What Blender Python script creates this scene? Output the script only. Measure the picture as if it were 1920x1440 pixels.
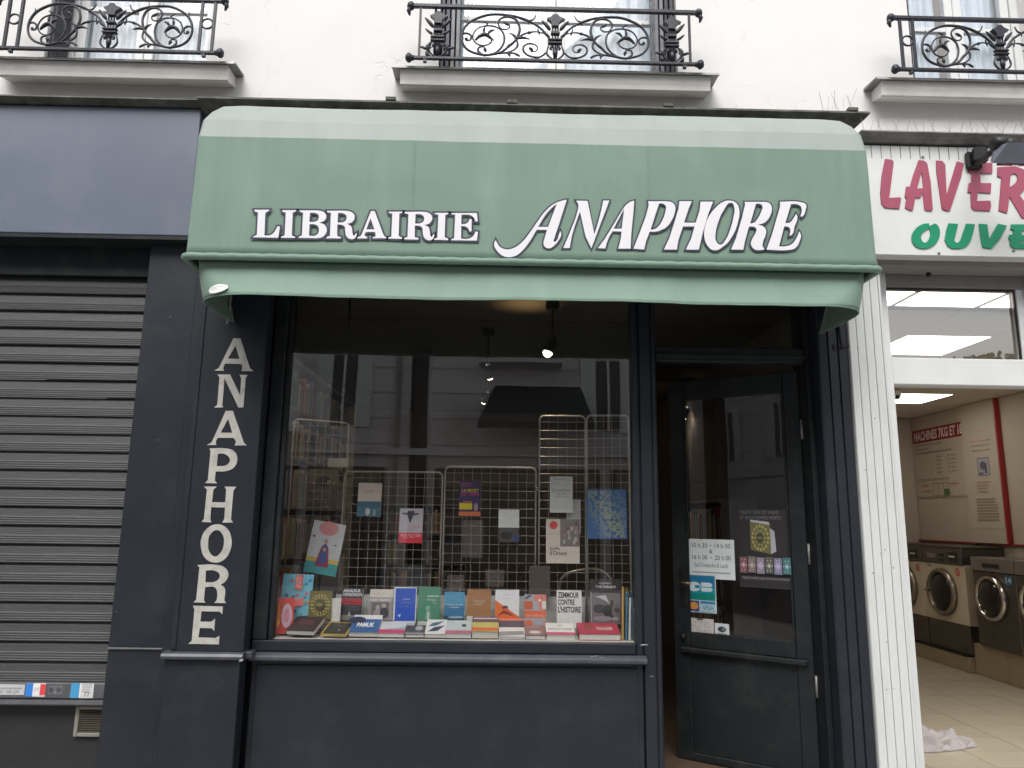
import bpy, bmesh, math, random
from mathutils import Vector, Matrix
R = math.radians
random.seed(11)
for o in list(bpy.data.objects): bpy.data.objects.remove(o)
sc = bpy.context.scene
COL = sc.collection

# ---------------------------------------------------------------- camera
CAMP = Vector((0, -4.35, 1.6)); PIT, YAW, ROL, FPX = R(10.3), R(1.0), R(0.75), 1380.0
F_ = Vector((math.sin(YAW)*math.cos(PIT), math.cos(YAW)*math.cos(PIT), math.sin(PIT)))
R0 = Vector((math.cos(YAW), -math.sin(YAW), 0)); U0 = R0.cross(F_)
RX = R0*math.cos(ROL) + U0*math.sin(ROL); UX = -R0*math.sin(ROL) + U0*math.cos(ROL)
cd = bpy.data.cameras.new('camera'); cam = bpy.data.objects.new('camera', cd); COL.objects.link(cam)
cd.sensor_width = 36; cd.lens = 36*FPX/1920; cd.clip_start = .05; cd.clip_end = 500
m = Matrix((RX, UX, -F_)).transposed().to_4x4(); m.translation = CAMP; cam.matrix_world = m
sc.camera = cam
# ---------------------------------------------------------------- world, sun, exposure
w = bpy.data.worlds.new('World'); sc.world = w; w.use_nodes = True
nt = w.node_tree; nt.nodes.clear()
sky = nt.nodes.new('ShaderNodeTexSky'); sky.sky_type = 'NISHITA'; sky.sun_disc = False
sky.sun_elevation = R(50); sky.sun_rotation = R(195); sky.air_density = 1.2; sky.dust_density = 4; sky.ozone_density = 1
hs = nt.nodes.new('ShaderNodeHueSaturation'); hs.inputs['Saturation'].default_value = .22
bg = nt.nodes.new('ShaderNodeBackground'); bg.inputs[1].default_value = .15
wo = nt.nodes.new('ShaderNodeOutputWorld')
nt.links.new(sky.outputs[0], hs.inputs['Color']); nt.links.new(hs.outputs[0], bg.inputs[0]); nt.links.new(bg.outputs[0], wo.inputs[0])
sl = bpy.data.lights.new('sun', 'SUN'); sl.energy = 1.35; sl.angle = R(40); sl.color = (1, .97, .93)
so = bpy.data.objects.new('sun', sl); COL.objects.link(so)
so.rotation_euler = Vector((.2, 1, -1.25)).to_track_quat('-Z', 'Y').to_euler()
vs = sc.view_settings; vs.view_transform = 'Standard'; vs.look = 'None'; vs.gamma = 1; vs.use_curve_mapping = False
vs.exposure = 0.6
cy = sc.cycles
cy.use_denoising = True; cy.max_bounces = 8; cy.diffuse_bounces = 4; cy.glossy_bounces = 4; cy.transparent_max_bounces = 12
cy.sample_clamp_indirect = 4; cy.caustics_reflective = False; cy.caustics_refractive = False

# ---------------------------------------------------------------- materials
MATS = {}
def mat(name, col, rough=.6, metal=0, var=.06, vscale=6, bump=.0, bscale=60, spec=.5, emit=None, estr=0, dirt=None, dscale=3, damt=.3, stretch=None, weave=None):
    if name in MATS: return MATS[name]
    M = bpy.data.materials.new(name); M.use_nodes = True; n = M.node_tree; b = n.nodes['Principled BSDF']
    b.inputs['Roughness'].default_value = rough; b.inputs['Metallic'].default_value = metal; b.inputs['Specular IOR Level'].default_value = spec
    tc = n.nodes.new('ShaderNodeTexCoord'); src = tc.outputs['Object']
    if stretch:
        mp = n.nodes.new('ShaderNodeMapping'); mp.inputs['Scale'].default_value = stretch; n.links.new(src, mp.inputs[0]); src = mp.outputs[0]
    nz = n.nodes.new('ShaderNodeTexNoise'); nz.inputs['Scale'].default_value = vscale; nz.inputs['Detail'].default_value = 6; n.links.new(src, nz.inputs['Vector'])
    rmp = n.nodes.new('ShaderNodeValToRGB'); e = rmp.color_ramp.elements
    e[0].position = .3; e[1].position = .7
    e[0].color = (*[c*(1-var) for c in col], 1); e[1].color = (*[min(1, c*(1+var)) for c in col], 1)
    n.links.new(nz.outputs[0], rmp.inputs[0]); out = rmp.outputs[0]
    if dirt:
        n2 = n.nodes.new('ShaderNodeTexNoise'); n2.inputs['Scale'].default_value = dscale; n2.inputs['Detail'].default_value = 9; n2.inputs['Roughness'].default_value = .65; n.links.new(src, n2.inputs['Vector'])
        r2 = n.nodes.new('ShaderNodeValToRGB'); r2.color_ramp.elements[0].position = .5; r2.color_ramp.elements[1].position = .75; n.links.new(n2.outputs[0], r2.inputs[0])
        mu = n.nodes.new('ShaderNodeMath'); mu.operation = 'MULTIPLY'; mu.inputs[1].default_value = damt; n.links.new(r2.outputs[0], mu.inputs[0])
        mx = n.nodes.new('ShaderNodeMix'); mx.data_type = 'RGBA'; n.links.new(mu.outputs[0], mx.inputs[0]); n.links.new(out, mx.inputs[6]); mx.inputs[7].default_value = (*dirt, 1); out = mx.outputs[2]
    n.links.new(out, b.inputs['Base Color'])
    if bump:
        n3 = n.nodes.new('ShaderNodeTexNoise'); n3.inputs['Scale'].default_value = bscale; n3.inputs['Detail'].default_value = 4; n.links.new(src, n3.inputs['Vector'])
        bp = n.nodes.new('ShaderNodeBump'); bp.inputs['Strength'].default_value = bump; bp.inputs['Distance'].default_value = .01; n.links.new(n3.outputs[0], bp.inputs['Height']); n.links.new(bp.outputs[0], b.inputs['Normal'])
    if emit: b.inputs['Emission Color'].default_value = (*emit, 1); b.inputs['Emission Strength'].default_value = estr
    MATS[name] = M; return M
def flat(col, rough=.5):
    col = tuple(min(.84, c*1.38) for c in col)
    k = 'print_%02x%02x%02x_%d' % (*[int(255*c) for c in col], int(rough*10))
    if k in MATS: return MATS[k]
    M = bpy.data.materials.new(k); M.use_nodes = True; b = M.node_tree.nodes['Principled BSDF']
    n = M.node_tree; nz = n.nodes.new('ShaderNodeTexNoise'); nz.inputs['Scale'].default_value = 40
    rm = n.nodes.new('ShaderNodeValToRGB'); rm.color_ramp.elements[0].color = (*[c*.9 for c in col], 1); rm.color_ramp.elements[1].color = (*[min(1, c*1.1) for c in col], 1)
    tc = n.nodes.new('ShaderNodeTexCoord'); n.links.new(tc.outputs['Object'], nz.inputs['Vector'])
    n.links.new(nz.outputs[0], rm.inputs[0]); n.links.new(rm.outputs[0], b.inputs['Base Color']); b.inputs['Roughness'].default_value = rough
    MATS[k] = M; return M
def S(r, g, b): # display 0-255 -> linear
    f = lambda c: (c/255/12.92) if c/255 <= .04045 else ((c/255+.055)/1.055)**2.4
    return (f(r), f(g), f(b))
def glass(name, gain=1.7, tint=(.93, .95, .95), rough=.0):
    M = bpy.data.materials.new(name); M.use_nodes = True; n = M.node_tree; n.nodes.clear()
    o = n.nodes.new('ShaderNodeOutputMaterial'); t = n.nodes.new('ShaderNodeBsdfTransparent'); t.inputs[0].default_value = (*tint, 1)
    g = n.nodes.new('ShaderNodeBsdfGlossy'); g.inputs['Roughness'].default_value = rough; g.inputs[0].default_value = (1, 1, 1, 1)
    f = n.nodes.new('ShaderNodeFresnel'); f.inputs[0].default_value = 1.5
    tc = n.nodes.new('ShaderNodeTexCoord'); nz = n.nodes.new('ShaderNodeTexNoise'); nz.inputs['Scale'].default_value = 1.3; n.links.new(tc.outputs['Object'], nz.inputs['Vector'])
    bu = n.nodes.new('ShaderNodeBump'); bu.inputs['Strength'].default_value = .04; bu.inputs['Distance'].default_value = .02; n.links.new(nz.outputs[0], bu.inputs['Height']); n.links.new(bu.outputs[0], g.inputs['Normal'])
    mu = n.nodes.new('ShaderNodeMath'); mu.operation = 'MULTIPLY'; mu.use_clamp = True
    ge = n.nodes.new('ShaderNodeNewGeometry'); fr = n.nodes.new('ShaderNodeMath'); fr.operation = 'MULTIPLY_ADD'; fr.inputs[1].default_value = -gain; fr.inputs[2].default_value = gain
    n.links.new(ge.outputs['Backfacing'], fr.inputs[0]); n.links.new(fr.outputs[0], mu.inputs[1])
    mx = n.nodes.new('ShaderNodeMixShader'); n.links.new(f.outputs[0], mu.inputs[0]); n.links.new(mu.outputs[0], mx.inputs[0])
    n.links.new(t.outputs[0], mx.inputs[1]); n.links.new(g.outputs[0], mx.inputs[2]); n.links.new(mx.outputs[0], o.inputs[0]); return M
def plaster():
    M = mat('white_plaster', (.765, .757, .75), .85, var=.025, vscale=2.5, dirt=(.5, .48, .45), dscale=1.3, damt=.09)
    n = M.node_tree; b = n.nodes['Principled BSDF']
    tc = n.nodes.new('ShaderNodeTexCoord')
    wn = n.nodes.new('ShaderNodeTexNoise'); wn.inputs['Scale'].default_value = 4; wn.inputs['Detail'].default_value = 5; n.links.new(tc.outputs['Object'], wn.inputs['Vector'])
    ad = n.nodes.new('ShaderNodeVectorMath'); ad.operation = 'MULTIPLY_ADD'; ad.inputs[1].default_value = (.35, .35, .35); n.links.new(wn.outputs['Color'], ad.inputs[0]); n.links.new(tc.outputs['Object'], ad.inputs[2])
    v = n.nodes.new('ShaderNodeTexVoronoi'); v.feature = 'DISTANCE_TO_EDGE'; v.inputs['Scale'].default_value = 2.6; n.links.new(ad.outputs[0], v.inputs['Vector'])
    c = n.nodes.new('ShaderNodeMapRange'); c.inputs[1].default_value = 0; c.inputs[2].default_value = .012; c.inputs[3].default_value = 1; c.inputs[4].default_value = 0; n.links.new(v.outputs['Distance'], c.inputs[0])
    k = n.nodes.new('ShaderNodeTexNoise'); k.inputs['Scale'].default_value = 1.7; n.links.new(tc.outputs['Object'], k.inputs['Vector'])
    kr = n.nodes.new('ShaderNodeMapRange'); kr.inputs[1].default_value = .52; kr.inputs[2].default_value = .62; n.links.new(k.outputs[0], kr.inputs[0])
    mm = n.nodes.new('ShaderNodeMath'); mm.operation = 'MULTIPLY'; n.links.new(c.outputs[0], mm.inputs[0]); n.links.new(kr.outputs[0], mm.inputs[1])
    old = b.inputs['Base Color'].links[0].from_socket
    mx = n.nodes.new('ShaderNodeMix'); mx.data_type = 'RGBA'; n.links.new(old, mx.inputs[6]); mx.inputs[7].default_value = (.4, .38, .36, 1)
    sc_ = n.nodes.new('ShaderNodeMath'); sc_.operation = 'MULTIPLY'; sc_.inputs[1].default_value = .2; n.links.new(mm.outputs[0], sc_.inputs[0]); n.links.new(sc_.outputs[0], mx.inputs[0]); n.links.new(mx.outputs[2], b.inputs['Base Color'])
    n3 = n.nodes.new('ShaderNodeTexNoise'); n3.inputs['Scale'].default_value = 3; n3.inputs['Detail'].default_value = 8; n.links.new(tc.outputs['Object'], n3.inputs['Vector'])
    su = n.nodes.new('ShaderNodeMath'); su.operation = 'SUBTRACT'; n.links.new(n3.outputs[0], su.inputs[0]); n.links.new(mm.outputs[0], su.inputs[1])
    bp = n.nodes.new('ShaderNodeBump'); bp.inputs['Strength'].default_value = .22; bp.inputs['Distance'].default_value = .012; n.links.new(su.outputs[0], bp.inputs['Height']); n.links.new(bp.outputs[0], b.inputs['Normal'])
    return M
PLASTER = plaster()
STONE = mat('sill_stone', (.76, .735, .71), .8, var=.05, vscale=3, bump=.15, bscale=25, dirt=(.35, .33, .3), dscale=4, damt=.3)
ZINC = mat('zinc_flashing', (.30, .30, .29), .5, .4, var=.2, vscale=9, dirt=(.08, .075, .06), dscale=6, damt=.6, bump=.1)
CORN = mat('weathered_dark_cornice', (.075, .075, .062), .8, var=.35, vscale=14, bump=.5, bscale=40, dirt=(.22, .22, .19), dscale=9, damt=.6)
DARK = mat('dark_slate_paint', (.018, .0215, .0295), .42, spec=.4, var=.12, vscale=2.2, bump=.06, bscale=45, dirt=(.05, .053, .06), dscale=5, damt=.35)
DARK2 = mat('dark_slate_paint_worn', (.011, .014, .0165), .55, spec=.35, var=.16, vscale=3, bump=.08, bscale=55, dirt=(.06, .062, .06), dscale=7, damt=.4)
FASC = mat('blue_grey_fascia_paint', (.135, .158, .21), .33, var=.16, vscale=.9, bump=.04, bscale=14, dirt=(.21, .22, .245), dscale=.9, damt=.75)
SHUT = mat('grey_shutter_metal', (.058, .063, .063), .5, .15, var=.14, vscale=5, bump=.25, bscale=8, stretch=(.4, 5, 30), dirt=(.13, .12, .105), dscale=3, damt=.3)
SHUTD = mat('grey_shutter_bar', (.12, .125, .135), .5, .3, var=.12, dirt=(.25, .25, .24), dscale=14, damt=.4)
IRON = mat('painted_wrought_iron', (.022, .023, .032), .42, .2, var=.3, vscale=30, bump=.2, bscale=90)
WHITEP = mat('white_board_paint', (.68, .70, .69), .45, var=.04, vscale=3, bump=.05, bscale=40, dirt=(.38, .36, .32), dscale=6, damt=.3, stretch=(1, 1, .35))
SIGNW = mat('white_sign_panel', (.70, .715, .70), .35, var=.03, vscale=2, dirt=(.45, .45, .42), dscale=2.5, damt=.3)
PVC = mat('white_window_frame', (.72, .73, .73), .35, var=.03)
LETTERW = mat('white_vinyl_lettering', (.80, .79, .82), .45, var=.02)
LETTERO = mat('navy_letter_outline', (.035, .04, .075), .5, var=.05)
LETTERP = mat('cream_painted_letters', (.50, .49, .45), .5, var=.08, vscale=20, dirt=(.22, .2, .18), dscale=18, damt=.55)
LRED = mat('crimson_sign_letters', (.36, .075, .125), .45, var=.06)
LGRN = mat('green_sign_letters', (.0, .26, .13), .45, var=.06)
BLACKM = mat('black_fitting', (.012, .012, .013), .45, .2, var=.2)
CREAMW = mat('cream_wall_panel', (.48, .42, .345), .5, var=.03, vscale=1.5)
CEILM = mat('ceiling_tile', (.60, .54, .47), .8, var=.03, bump=.1)
REDTRIM = mat('red_wall_trim', (.32, .02, .02), .45, var=.05)
TILEF = mat('beige_floor_tile', (.44, .39, .30), .3, var=.07, vscale=4, dirt=(.3, .26, .2), dscale=6, damt=.35)
GROUT = mat('dark_grout', (.14, .11, .085), .9)
STEEL = mat('brushed_steel', (.16, .145, .13), .38, .85, var=.15, vscale=5, stretch=(1, 1, 14))
CHROME = mat('chrome_ring', (.55, .52, .48), .16, 1, var=.05)
ENAMEL = mat('cream_enamel', (.62, .55, .42), .35, var=.03)
DGLASS = mat('dark_washer_glass', (.015, .013, .012), .08, var=.3)
WOODD = mat('dark_brown_wood', (.035, .022, .016), .5, var=.25, vscale=4, stretch=(6, 6, .6))
SHELFW = mat('pale_shelf_board', (.30, .26, .21), .6, var=.1)
INWALL = mat('bookshop_inner_wall', (.17, .145, .125), .85, var=.08, vscale=1.5)
INCEIL = mat('bookshop_dark_ceiling', (.075, .066, .055), .85, var=.1, vscale=2)
INFLOOR = mat('brown_tile_floor', (.11, .075, .05), .5, var=.15)
WIRE = mat('cream_coated_wire', (.40, .39, .34), .4, .2, var=.08, vscale=12)
PAGES = mat('paper_pages', (.85, .83, .77), .8, var=.07, vscale=40, stretch=(1, 1, 60), bump=.2, bscale=30)
SHELFP = mat('display_shelf_paper', (.6, .58, .54), .7, var=.05)
ASPH = mat('asphalt', (.085, .085, .086), .9, var=.25, vscale=30, bump=.5, bscale=150)
PAVE = mat('pavement_concrete', (.42, .41, .395), .9, var=.12, vscale=4, bump=.3, bscale=80, dirt=(.12, .12, .11), dscale=3, damt=.5)
KERB = mat('granite_kerb', (.33, .32, .31), .8, var=.2, vscale=40, bump=.2)
GLS = glass('shop_glass', 3.5, (1, 1, 1)); GLD = glass('door_glass', 1.5, (.96, .96, .96)); GLT = glass('transom_glass', 5, (.9, .92, .93)); GLU = glass('upper_window_glass', 2.2, (.95, .97, .98))
CURT = mat('sheer_curtain', (.74, .77, .82), .9, var=.12, vscale=3, stretch=(14, 14, .3))
FAB = mat('green_awning_canvas', (.168, .262, .205), .62, var=.035, vscale=2.5, bump=.12, bscale=9, dirt=(.26, .36, .30), dscale=2.2, damt=.35, stretch=(2.5, 2.5, .5))
def chips(M, scale, thr, col):
    n = M.node_tree; b = n.nodes['Principled BSDF']; tc = n.nodes.new('ShaderNodeTexCoord')
    a = n.nodes.new('ShaderNodeTexNoise'); a.inputs['Scale'].default_value = scale; a.inputs['Detail'].default_value = 3; n.links.new(tc.outputs['Object'], a.inputs['Vector'])
    c = n.nodes.new('ShaderNodeMapRange'); c.inputs[1].default_value = thr; c.inputs[2].default_value = thr+.015; n.links.new(a.outputs[0], c.inputs[0])
    old = b.inputs['Base Color'].links[0].from_socket; mx = n.nodes.new('ShaderNodeMix'); mx.data_type = 'RGBA'
    n.links.new(c.outputs[0], mx.inputs[0]); n.links.new(old, mx.inputs[6]); mx.inputs[7].default_value = (*col, 1); n.links.new(mx.outputs[2], b.inputs['Base Color'])
chips(DARK, 26, .765, (.16, .165, .17)); chips(DARK2, 34, .77, (.1, .1, .1)); chips(WHITEP, 22, .76, (.2, .19, .17)); chips(SHUT, 30, .82, (.02, .02, .02))
def fabric_extra():
    n = FAB.node_tree; b = n.nodes['Principled BSDF']
    b.inputs['Sheen Weight'].default_value = .25; b.inputs['Sheen Roughness'].default_value = .4
fabric_extra()
FABTOP = mat('pale_awning_canvas', (.285, .325, .305), .6, var=.04, vscale=2.5, bump=.1, bscale=9, dirt=(.36, .39, .375), dscale=2.2, damt=.4, stretch=(2.5, 2.5, .5))  # paler, greyer canvas for the upper facets

# ---------------------------------------------------------------- helpers
def at(px, py, Y=0.0):
    d = F_ + RX*((px-960)/FPX) - UX*((py-720)/FPX)
    t = (Y-CAMP.y)/d.y; return CAMP + d*t
def atp(px, py, P, N):
    d = F_ + RX*((px-960)/FPX) - UX*((py-720)/FPX)
    t = (P-CAMP).dot(N)/d.dot(N); return CAMP + d*t
def atz(px, py, Z):
    return atp(px, py, Vector((0, 0, Z)), Vector((0, 0, 1)))
def wloc(o):
    v = Vector((0, 0, 0))
    while o is not None: v += Vector(o.location); o = o.parent
    return v
class MB:
    def __init__(s): s.v = []; s.f = []; s.m = []; s.mats = []; s.sm = []
    def mi(s, mt):
        if mt is None: return 0
        if mt not in s.mats: s.mats.append(mt)
        return s.mats.index(mt)
    def add(s, vs_, fs, mt=None, smooth=False):
        k = len(s.v); s.v += [Vector(p) for p in vs_]; i = s.mi(mt)
        for f in fs: s.f.append([k+j for j in f]); s.m.append(i); s.sm.append(smooth)
        return s
    def box(s, x0, x1, y0, y1, z0, z1, mt=None, c=0, M=None):
        if c <= 0:
            p = [(x, y, z) for z in (z0, z1) for y in (y0, y1) for x in (x0, x1)]
            fs = [(0, 2, 3, 1), (4, 5, 7, 6), (0, 1, 5, 4), (2, 6, 7, 3), (0, 4, 6, 2), (1, 3, 7, 5)]
        else:
            b = bmesh.new(); bmesh.ops.create_cube(b, size=1)
            for v in b.verts: v.co = Vector(((x0+x1)/2+v.co.x*(x1-x0), (y0+y1)/2+v.co.y*(y1-y0), (z0+z1)/2+v.co.z*(z1-z0)))
            bmesh.ops.bevel(b, geom=list(b.edges), offset=min(c, .45*abs(x1-x0), .45*abs(y1-y0), .45*abs(z1-z0)), segments=1, affect='EDGES')
            b.verts.index_update(); p = [v.co.copy() for v in b.verts]; fs = [[v.index for v in f.verts] for f in b.faces]; b.free()
        if M is not None: p = [M @ Vector(q) for q in p]
        return s.add(p, fs, mt)
    def tube(s, pts, r, n=6, mt=None, caps=True, closed=False):
        pts = [Vector(p) for p in pts]; N = len(pts); vs_ = []; fs = []
        rs = r if isinstance(r, (list, tuple)) else [r]*N
        up = None
        for i, p in enumerate(pts):
            a = pts[i-1] if (i > 0 or closed) else p; b = pts[(i+1) % N] if (i < N-1 or closed) else p
            d = (b-a).normalized()
            if up is None:
                up = Vector((0, 1, 0)) if abs(d.y) < .9 else Vector((0, 0, 1))
            sd = d.cross(up)
            if sd.length < 1e-5: sd = d.orthogonal()
            sd.normalize(); up = sd.cross(d).normalized()
            for k in range(n):
                t = 2*math.pi*k/n; vs_.append(p + (sd*math.cos(t)+up*math.sin(t))*rs[i])
        for i in range(N if closed else N-1):
            for k in range(n):
                a, b = i*n+k, i*n+(k+1) % n; c, d = ((i+1) % N)*n+(k+1) % n, ((i+1) % N)*n+k
                fs.append((a, b, c, d))
        if caps and not closed: fs.append(tuple(range(n))[::-1]); fs.append(tuple((N-1)*n+k for k in range(n)))
        return s.add(vs_, fs, mt, n > 4)
    def lathe(s, prof, origin, axis='z', n=16, mt=None):
        o = Vector(origin); vs_ = []; fs = []
        for (r, h) in prof:
            for k in range(n):
                t = 2*math.pi*k/n; a, b = r*math.cos(t), r*math.sin(t)
                vs_.append(o + {'z': Vector((a, b, h)), 'y': Vector((a, h, b)), 'x': Vector((h, a, b))}[axis])
        for i in range(len(prof)-1):
            for k in range(n): fs.append((i*n+k, i*n+(k+1) % n, (i+1)*n+(k+1) % n, (i+1)*n+k))
        fs.append(tuple(range(n))[::-1]); fs.append(tuple((len(prof)-1)*n+k for k in range(n)))
        return s.add(vs_, fs, mt, True)
    def ball(s, c, r, mt=None, n=8, sc_=(1, 1, 1)):
        c = Vector(c); prof = [(math.sin(math.pi*i/6), -math.cos(math.pi*i/6)) for i in range(7)]; vs_ = []; fs = []
        for a, h in prof:
            for k in range(n): t = 2*math.pi*k/n; vs_.append(c+Vector((a*math.cos(t)*r*sc_[0], a*math.sin(t)*r*sc_[1], h*r*sc_[2])))
        for i in range(6):
            for k in range(n): fs.append((i*n+k, i*n+(k+1) % n, (i+1)*n+(k+1) % n, (i+1)*n+k))
        return s.add(vs_, fs, mt, True)
    def prism(s, poly, y0, y1, mt=None):      # poly of (x,z), extruded along y
        n = len(poly); vs_ = [(p[0], y0, p[1]) for p in poly]+[(p[0], y1, p[1]) for p in poly]
        fs = [tuple(range(n))[::-1], tuple(range(n, 2*n))]+[(i, (i+1) % n, n+(i+1) % n, n+i) for i in range(n)]
        return s.add(vs_, fs, mt)
    def sweepx(s, prof, x0, x1, mt=None, m0=0, m1=0):   # prof of (y,z) closed, along x; mitre m0/m1: x shift per -y
        n = len(prof); y_b = max(p[0] for p in prof)
        vs_ = [(x0-(y_b-p[0])*m0, p[0], p[1]) for p in prof]+[(x1+(y_b-p[0])*m1, p[0], p[1]) for p in prof]
        fs = [tuple(range(n)), tuple(range(n, 2*n))[::-1]]+[(i, n+i, n+(i+1) % n, (i+1) % n) for i in range(n)]
        return s.add(vs_, fs, mt)
    def sweepz(s, prof, z0, z1, mt=None):   # prof of (x,y)
        n = len(prof); vs_ = [(p[0], p[1], z0) for p in prof]+[(p[0], p[1], z1) for p in prof]
        fs = [tuple(range(n))[::-1], tuple(range(n, 2*n))]+[(i, (i+1) % n, n+(i+1) % n, n+i) for i in range(n)]
        return s.add(vs_, fs, mt)
    def build(s, name, mt=None, parent=None, smooth_angle=None):
        me = bpy.data.meshes.new(name); o_ = wloc(parent)
        me.from_pydata([tuple(v-o_) for v in s.v], [], s.f)
        ms = list(s.mats)
        if mt is not None and not ms: ms = [mt]
        for x in ms: me.materials.append(x)
        me.polygons.foreach_set('material_index', s.m); me.polygons.foreach_set('use_smooth', s.sm)
        b = bmesh.new(); b.from_mesh(me); bmesh.ops.recalc_face_normals(b, faces=b.faces); b.to_mesh(me); b.free()
        if smooth_angle:
            me.polygons.foreach_set('use_smooth', [True]*len(me.polygons)); me.set_sharp_from_angle(angle=R(smooth_angle))
        me.update(); o = bpy.data.objects.new(name, me); COL.objects.link(o)
        if parent is not None: o.parent = parent
        return o
def B(name, x0, x1, y0, y1, z0, z1, mt, parent=None, c=.003):
    return MB().box(x0, x1, y0, y1, z0, z1, c=c).build(name, mt, parent)
def tag(o, label=None, cat=None, group=None, kind=None):
    if label: o['label'] = label
    if cat: o['category'] = cat
    if group: o['group'] = group
    if kind: o['kind'] = kind
    return o
def thing(name, loc, label, cat, group=None):
    o = bpy.data.objects.new(name, None); o.empty_display_size = .1; COL.objects.link(o); o.location = loc
    return tag(o, label, cat, group)
def copy_tree(o, parent=None, shift=None):
    c = o.copy(); COL.objects.link(c); c.parent = parent
    if shift is not None: c.location = Vector(c.location)+Vector(shift)
    for ch in [x for x in list(bpy.data.objects) if x.parent == o]: copy_tree(ch, c)
    return c
def struct(name, mb, mt): return tag(mb.build(name, mt), kind='structure')
# glyph outlines -> filled mesh in world plane. contours: list of point lists; a third value marks a smooth point
def glyph(contours, f, Y, offset=0.0, t=.0015):
    cu = bpy.data.curves.new('g', 'CURVE'); cu.dimensions = '2D'; cu.fill_mode = 'BOTH'; cu.resolution_u = 5; cu.offset = offset
    for c in contours:
        sp = cu.splines.new('BEZIER'); sp.bezier_points.add(len(c)-1); sp.use_cyclic_u = True
        for bpnt, p in zip(sp.bezier_points, c):
            q = f(p[0], p[1]); bpnt.co = (q.x, q.z, 0)
            h = 'AUTO' if len(p) > 2 else 'VECTOR'; bpnt.handle_left_type = h; bpnt.handle_right_type = h
    ob = bpy.data.objects.new('g', cu); me = bpy.data.meshes.new_from_object(ob)
    vs_ = [Vector((v.co.x, Y, v.co.y)) for v in me.vertices]; fs = [list(p.vertices) for p in me.polygons]
    bpy.data.objects.remove(ob); bpy.data.curves.remove(cu); bpy.data.meshes.remove(me)
    return vs_, fs
def thick(mb, vs_, fs, t, mt=None):   # add an extruded copy (front at y, back at y+t)
    n = len(vs_); mb.add(vs_, fs, mt); cnt = {}
    for f in fs:
        for i in range(len(f)):
            e = (f[i], f[(i+1) % len(f)]); k = tuple(sorted(e)); cnt[k] = (cnt.get(k, (0, e))[0]+1, e)
    side = [v[1] for v in cnt.values() if v[0] == 1]
    mb.add(vs_+[v+Vector((0, t, 0)) for v in vs_], [(a, b, b+n, a+n) for a, b in side], mt)
_txt = {}
def text2d(s, sx=1.0, shear=0.0, bold=0.0):
    k = (s, shear, bold)
    if k not in _txt:
        cu = bpy.data.curves.new('t', 'FONT'); cu.body = s; cu.shear = shear; cu.offset = bold; cu.resolution_u = 2
        ob = bpy.data.objects.new('t', cu); me = bpy.data.meshes.new_from_object(ob)
        vs_ = [(v.co.x, v.co.y) for v in me.vertices]; fs = [list(p.vertices) for p in me.polygons]
        bpy.data.objects.remove(ob); bpy.data.curves.remove(cu); bpy.data.meshes.remove(me)
        x0 = min(v[0] for v in vs_); x1 = max(v[0] for v in vs_); y0 = min(v[1] for v in vs_); y1 = max(v[1] for v in vs_)
        _txt[k] = ([((x-x0)/(x1-x0), (y-y0)/(y1-y0)) for x, y in vs_], fs)
    return _txt[k]
def outline(contours, f, Y, off):
    cu = bpy.data.curves.new('g', 'CURVE'); cu.dimensions = '2D'; cu.fill_mode = 'NONE'; cu.resolution_u = 6; mb = MB()
    for c in contours:
        sp = cu.splines.new('BEZIER'); sp.bezier_points.add(len(c)-1); sp.use_cyclic_u = True
        for bpnt, p in zip(sp.bezier_points, c):
            q = f(p[0], p[1]); bpnt.co = (q.x, q.z, 0); h = 'AUTO' if len(p) > 2 else 'VECTOR'; bpnt.handle_left_type = h; bpnt.handle_right_type = h
    ob = bpy.data.objects.new('g', cu); me = bpy.data.meshes.new_from_object(ob)
    V = [Vector((v.co.x, v.co.y)) for v in me.vertices]; nb = {}
    for e in me.edges: a, b = e.vertices; nb.setdefault(a, []).append(b); nb.setdefault(b, []).append(a)
    seen = set()
    for st in list(nb):
        if st in seen: continue
        loop = [st]; seen.add(st); cur = st
        while True:
            nx = [q for q in nb[cur] if q not in seen]
            if not nx: break
            cur = nx[0]; seen.add(cur); loop.append(cur)
        P = [V[i] for i in loop]; P = [p for i, p in enumerate(P) if (p-P[i-1]).length > 1e-5]; n = len(P); out = []; inn = []
        for i in range(n):
            a = (P[i]-P[i-1]).normalized(); b = (P[(i+1) % n]-P[i]).normalized(); na = Vector((-a.y, a.x)); nn = Vector((-b.y, b.x)); m_ = na+nn
            m_ = m_.normalized() if m_.length > 1e-4 else na
            k = min(2.2, 1/max(.2, m_.dot(na))); out.append(P[i]+m_*off*k); inn.append(P[i]-m_*off*k)
        mb.add([(p.x, Y, p.y) for p in out]+[(p.x, Y, p.y) for p in inn], [(i, (i+1) % n, n+(i+1) % n, n+i) for i in range(n)])
    bpy.data.objects.remove(ob); bpy.data.curves.remove(cu); bpy.data.meshes.remove(me); return mb
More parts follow.
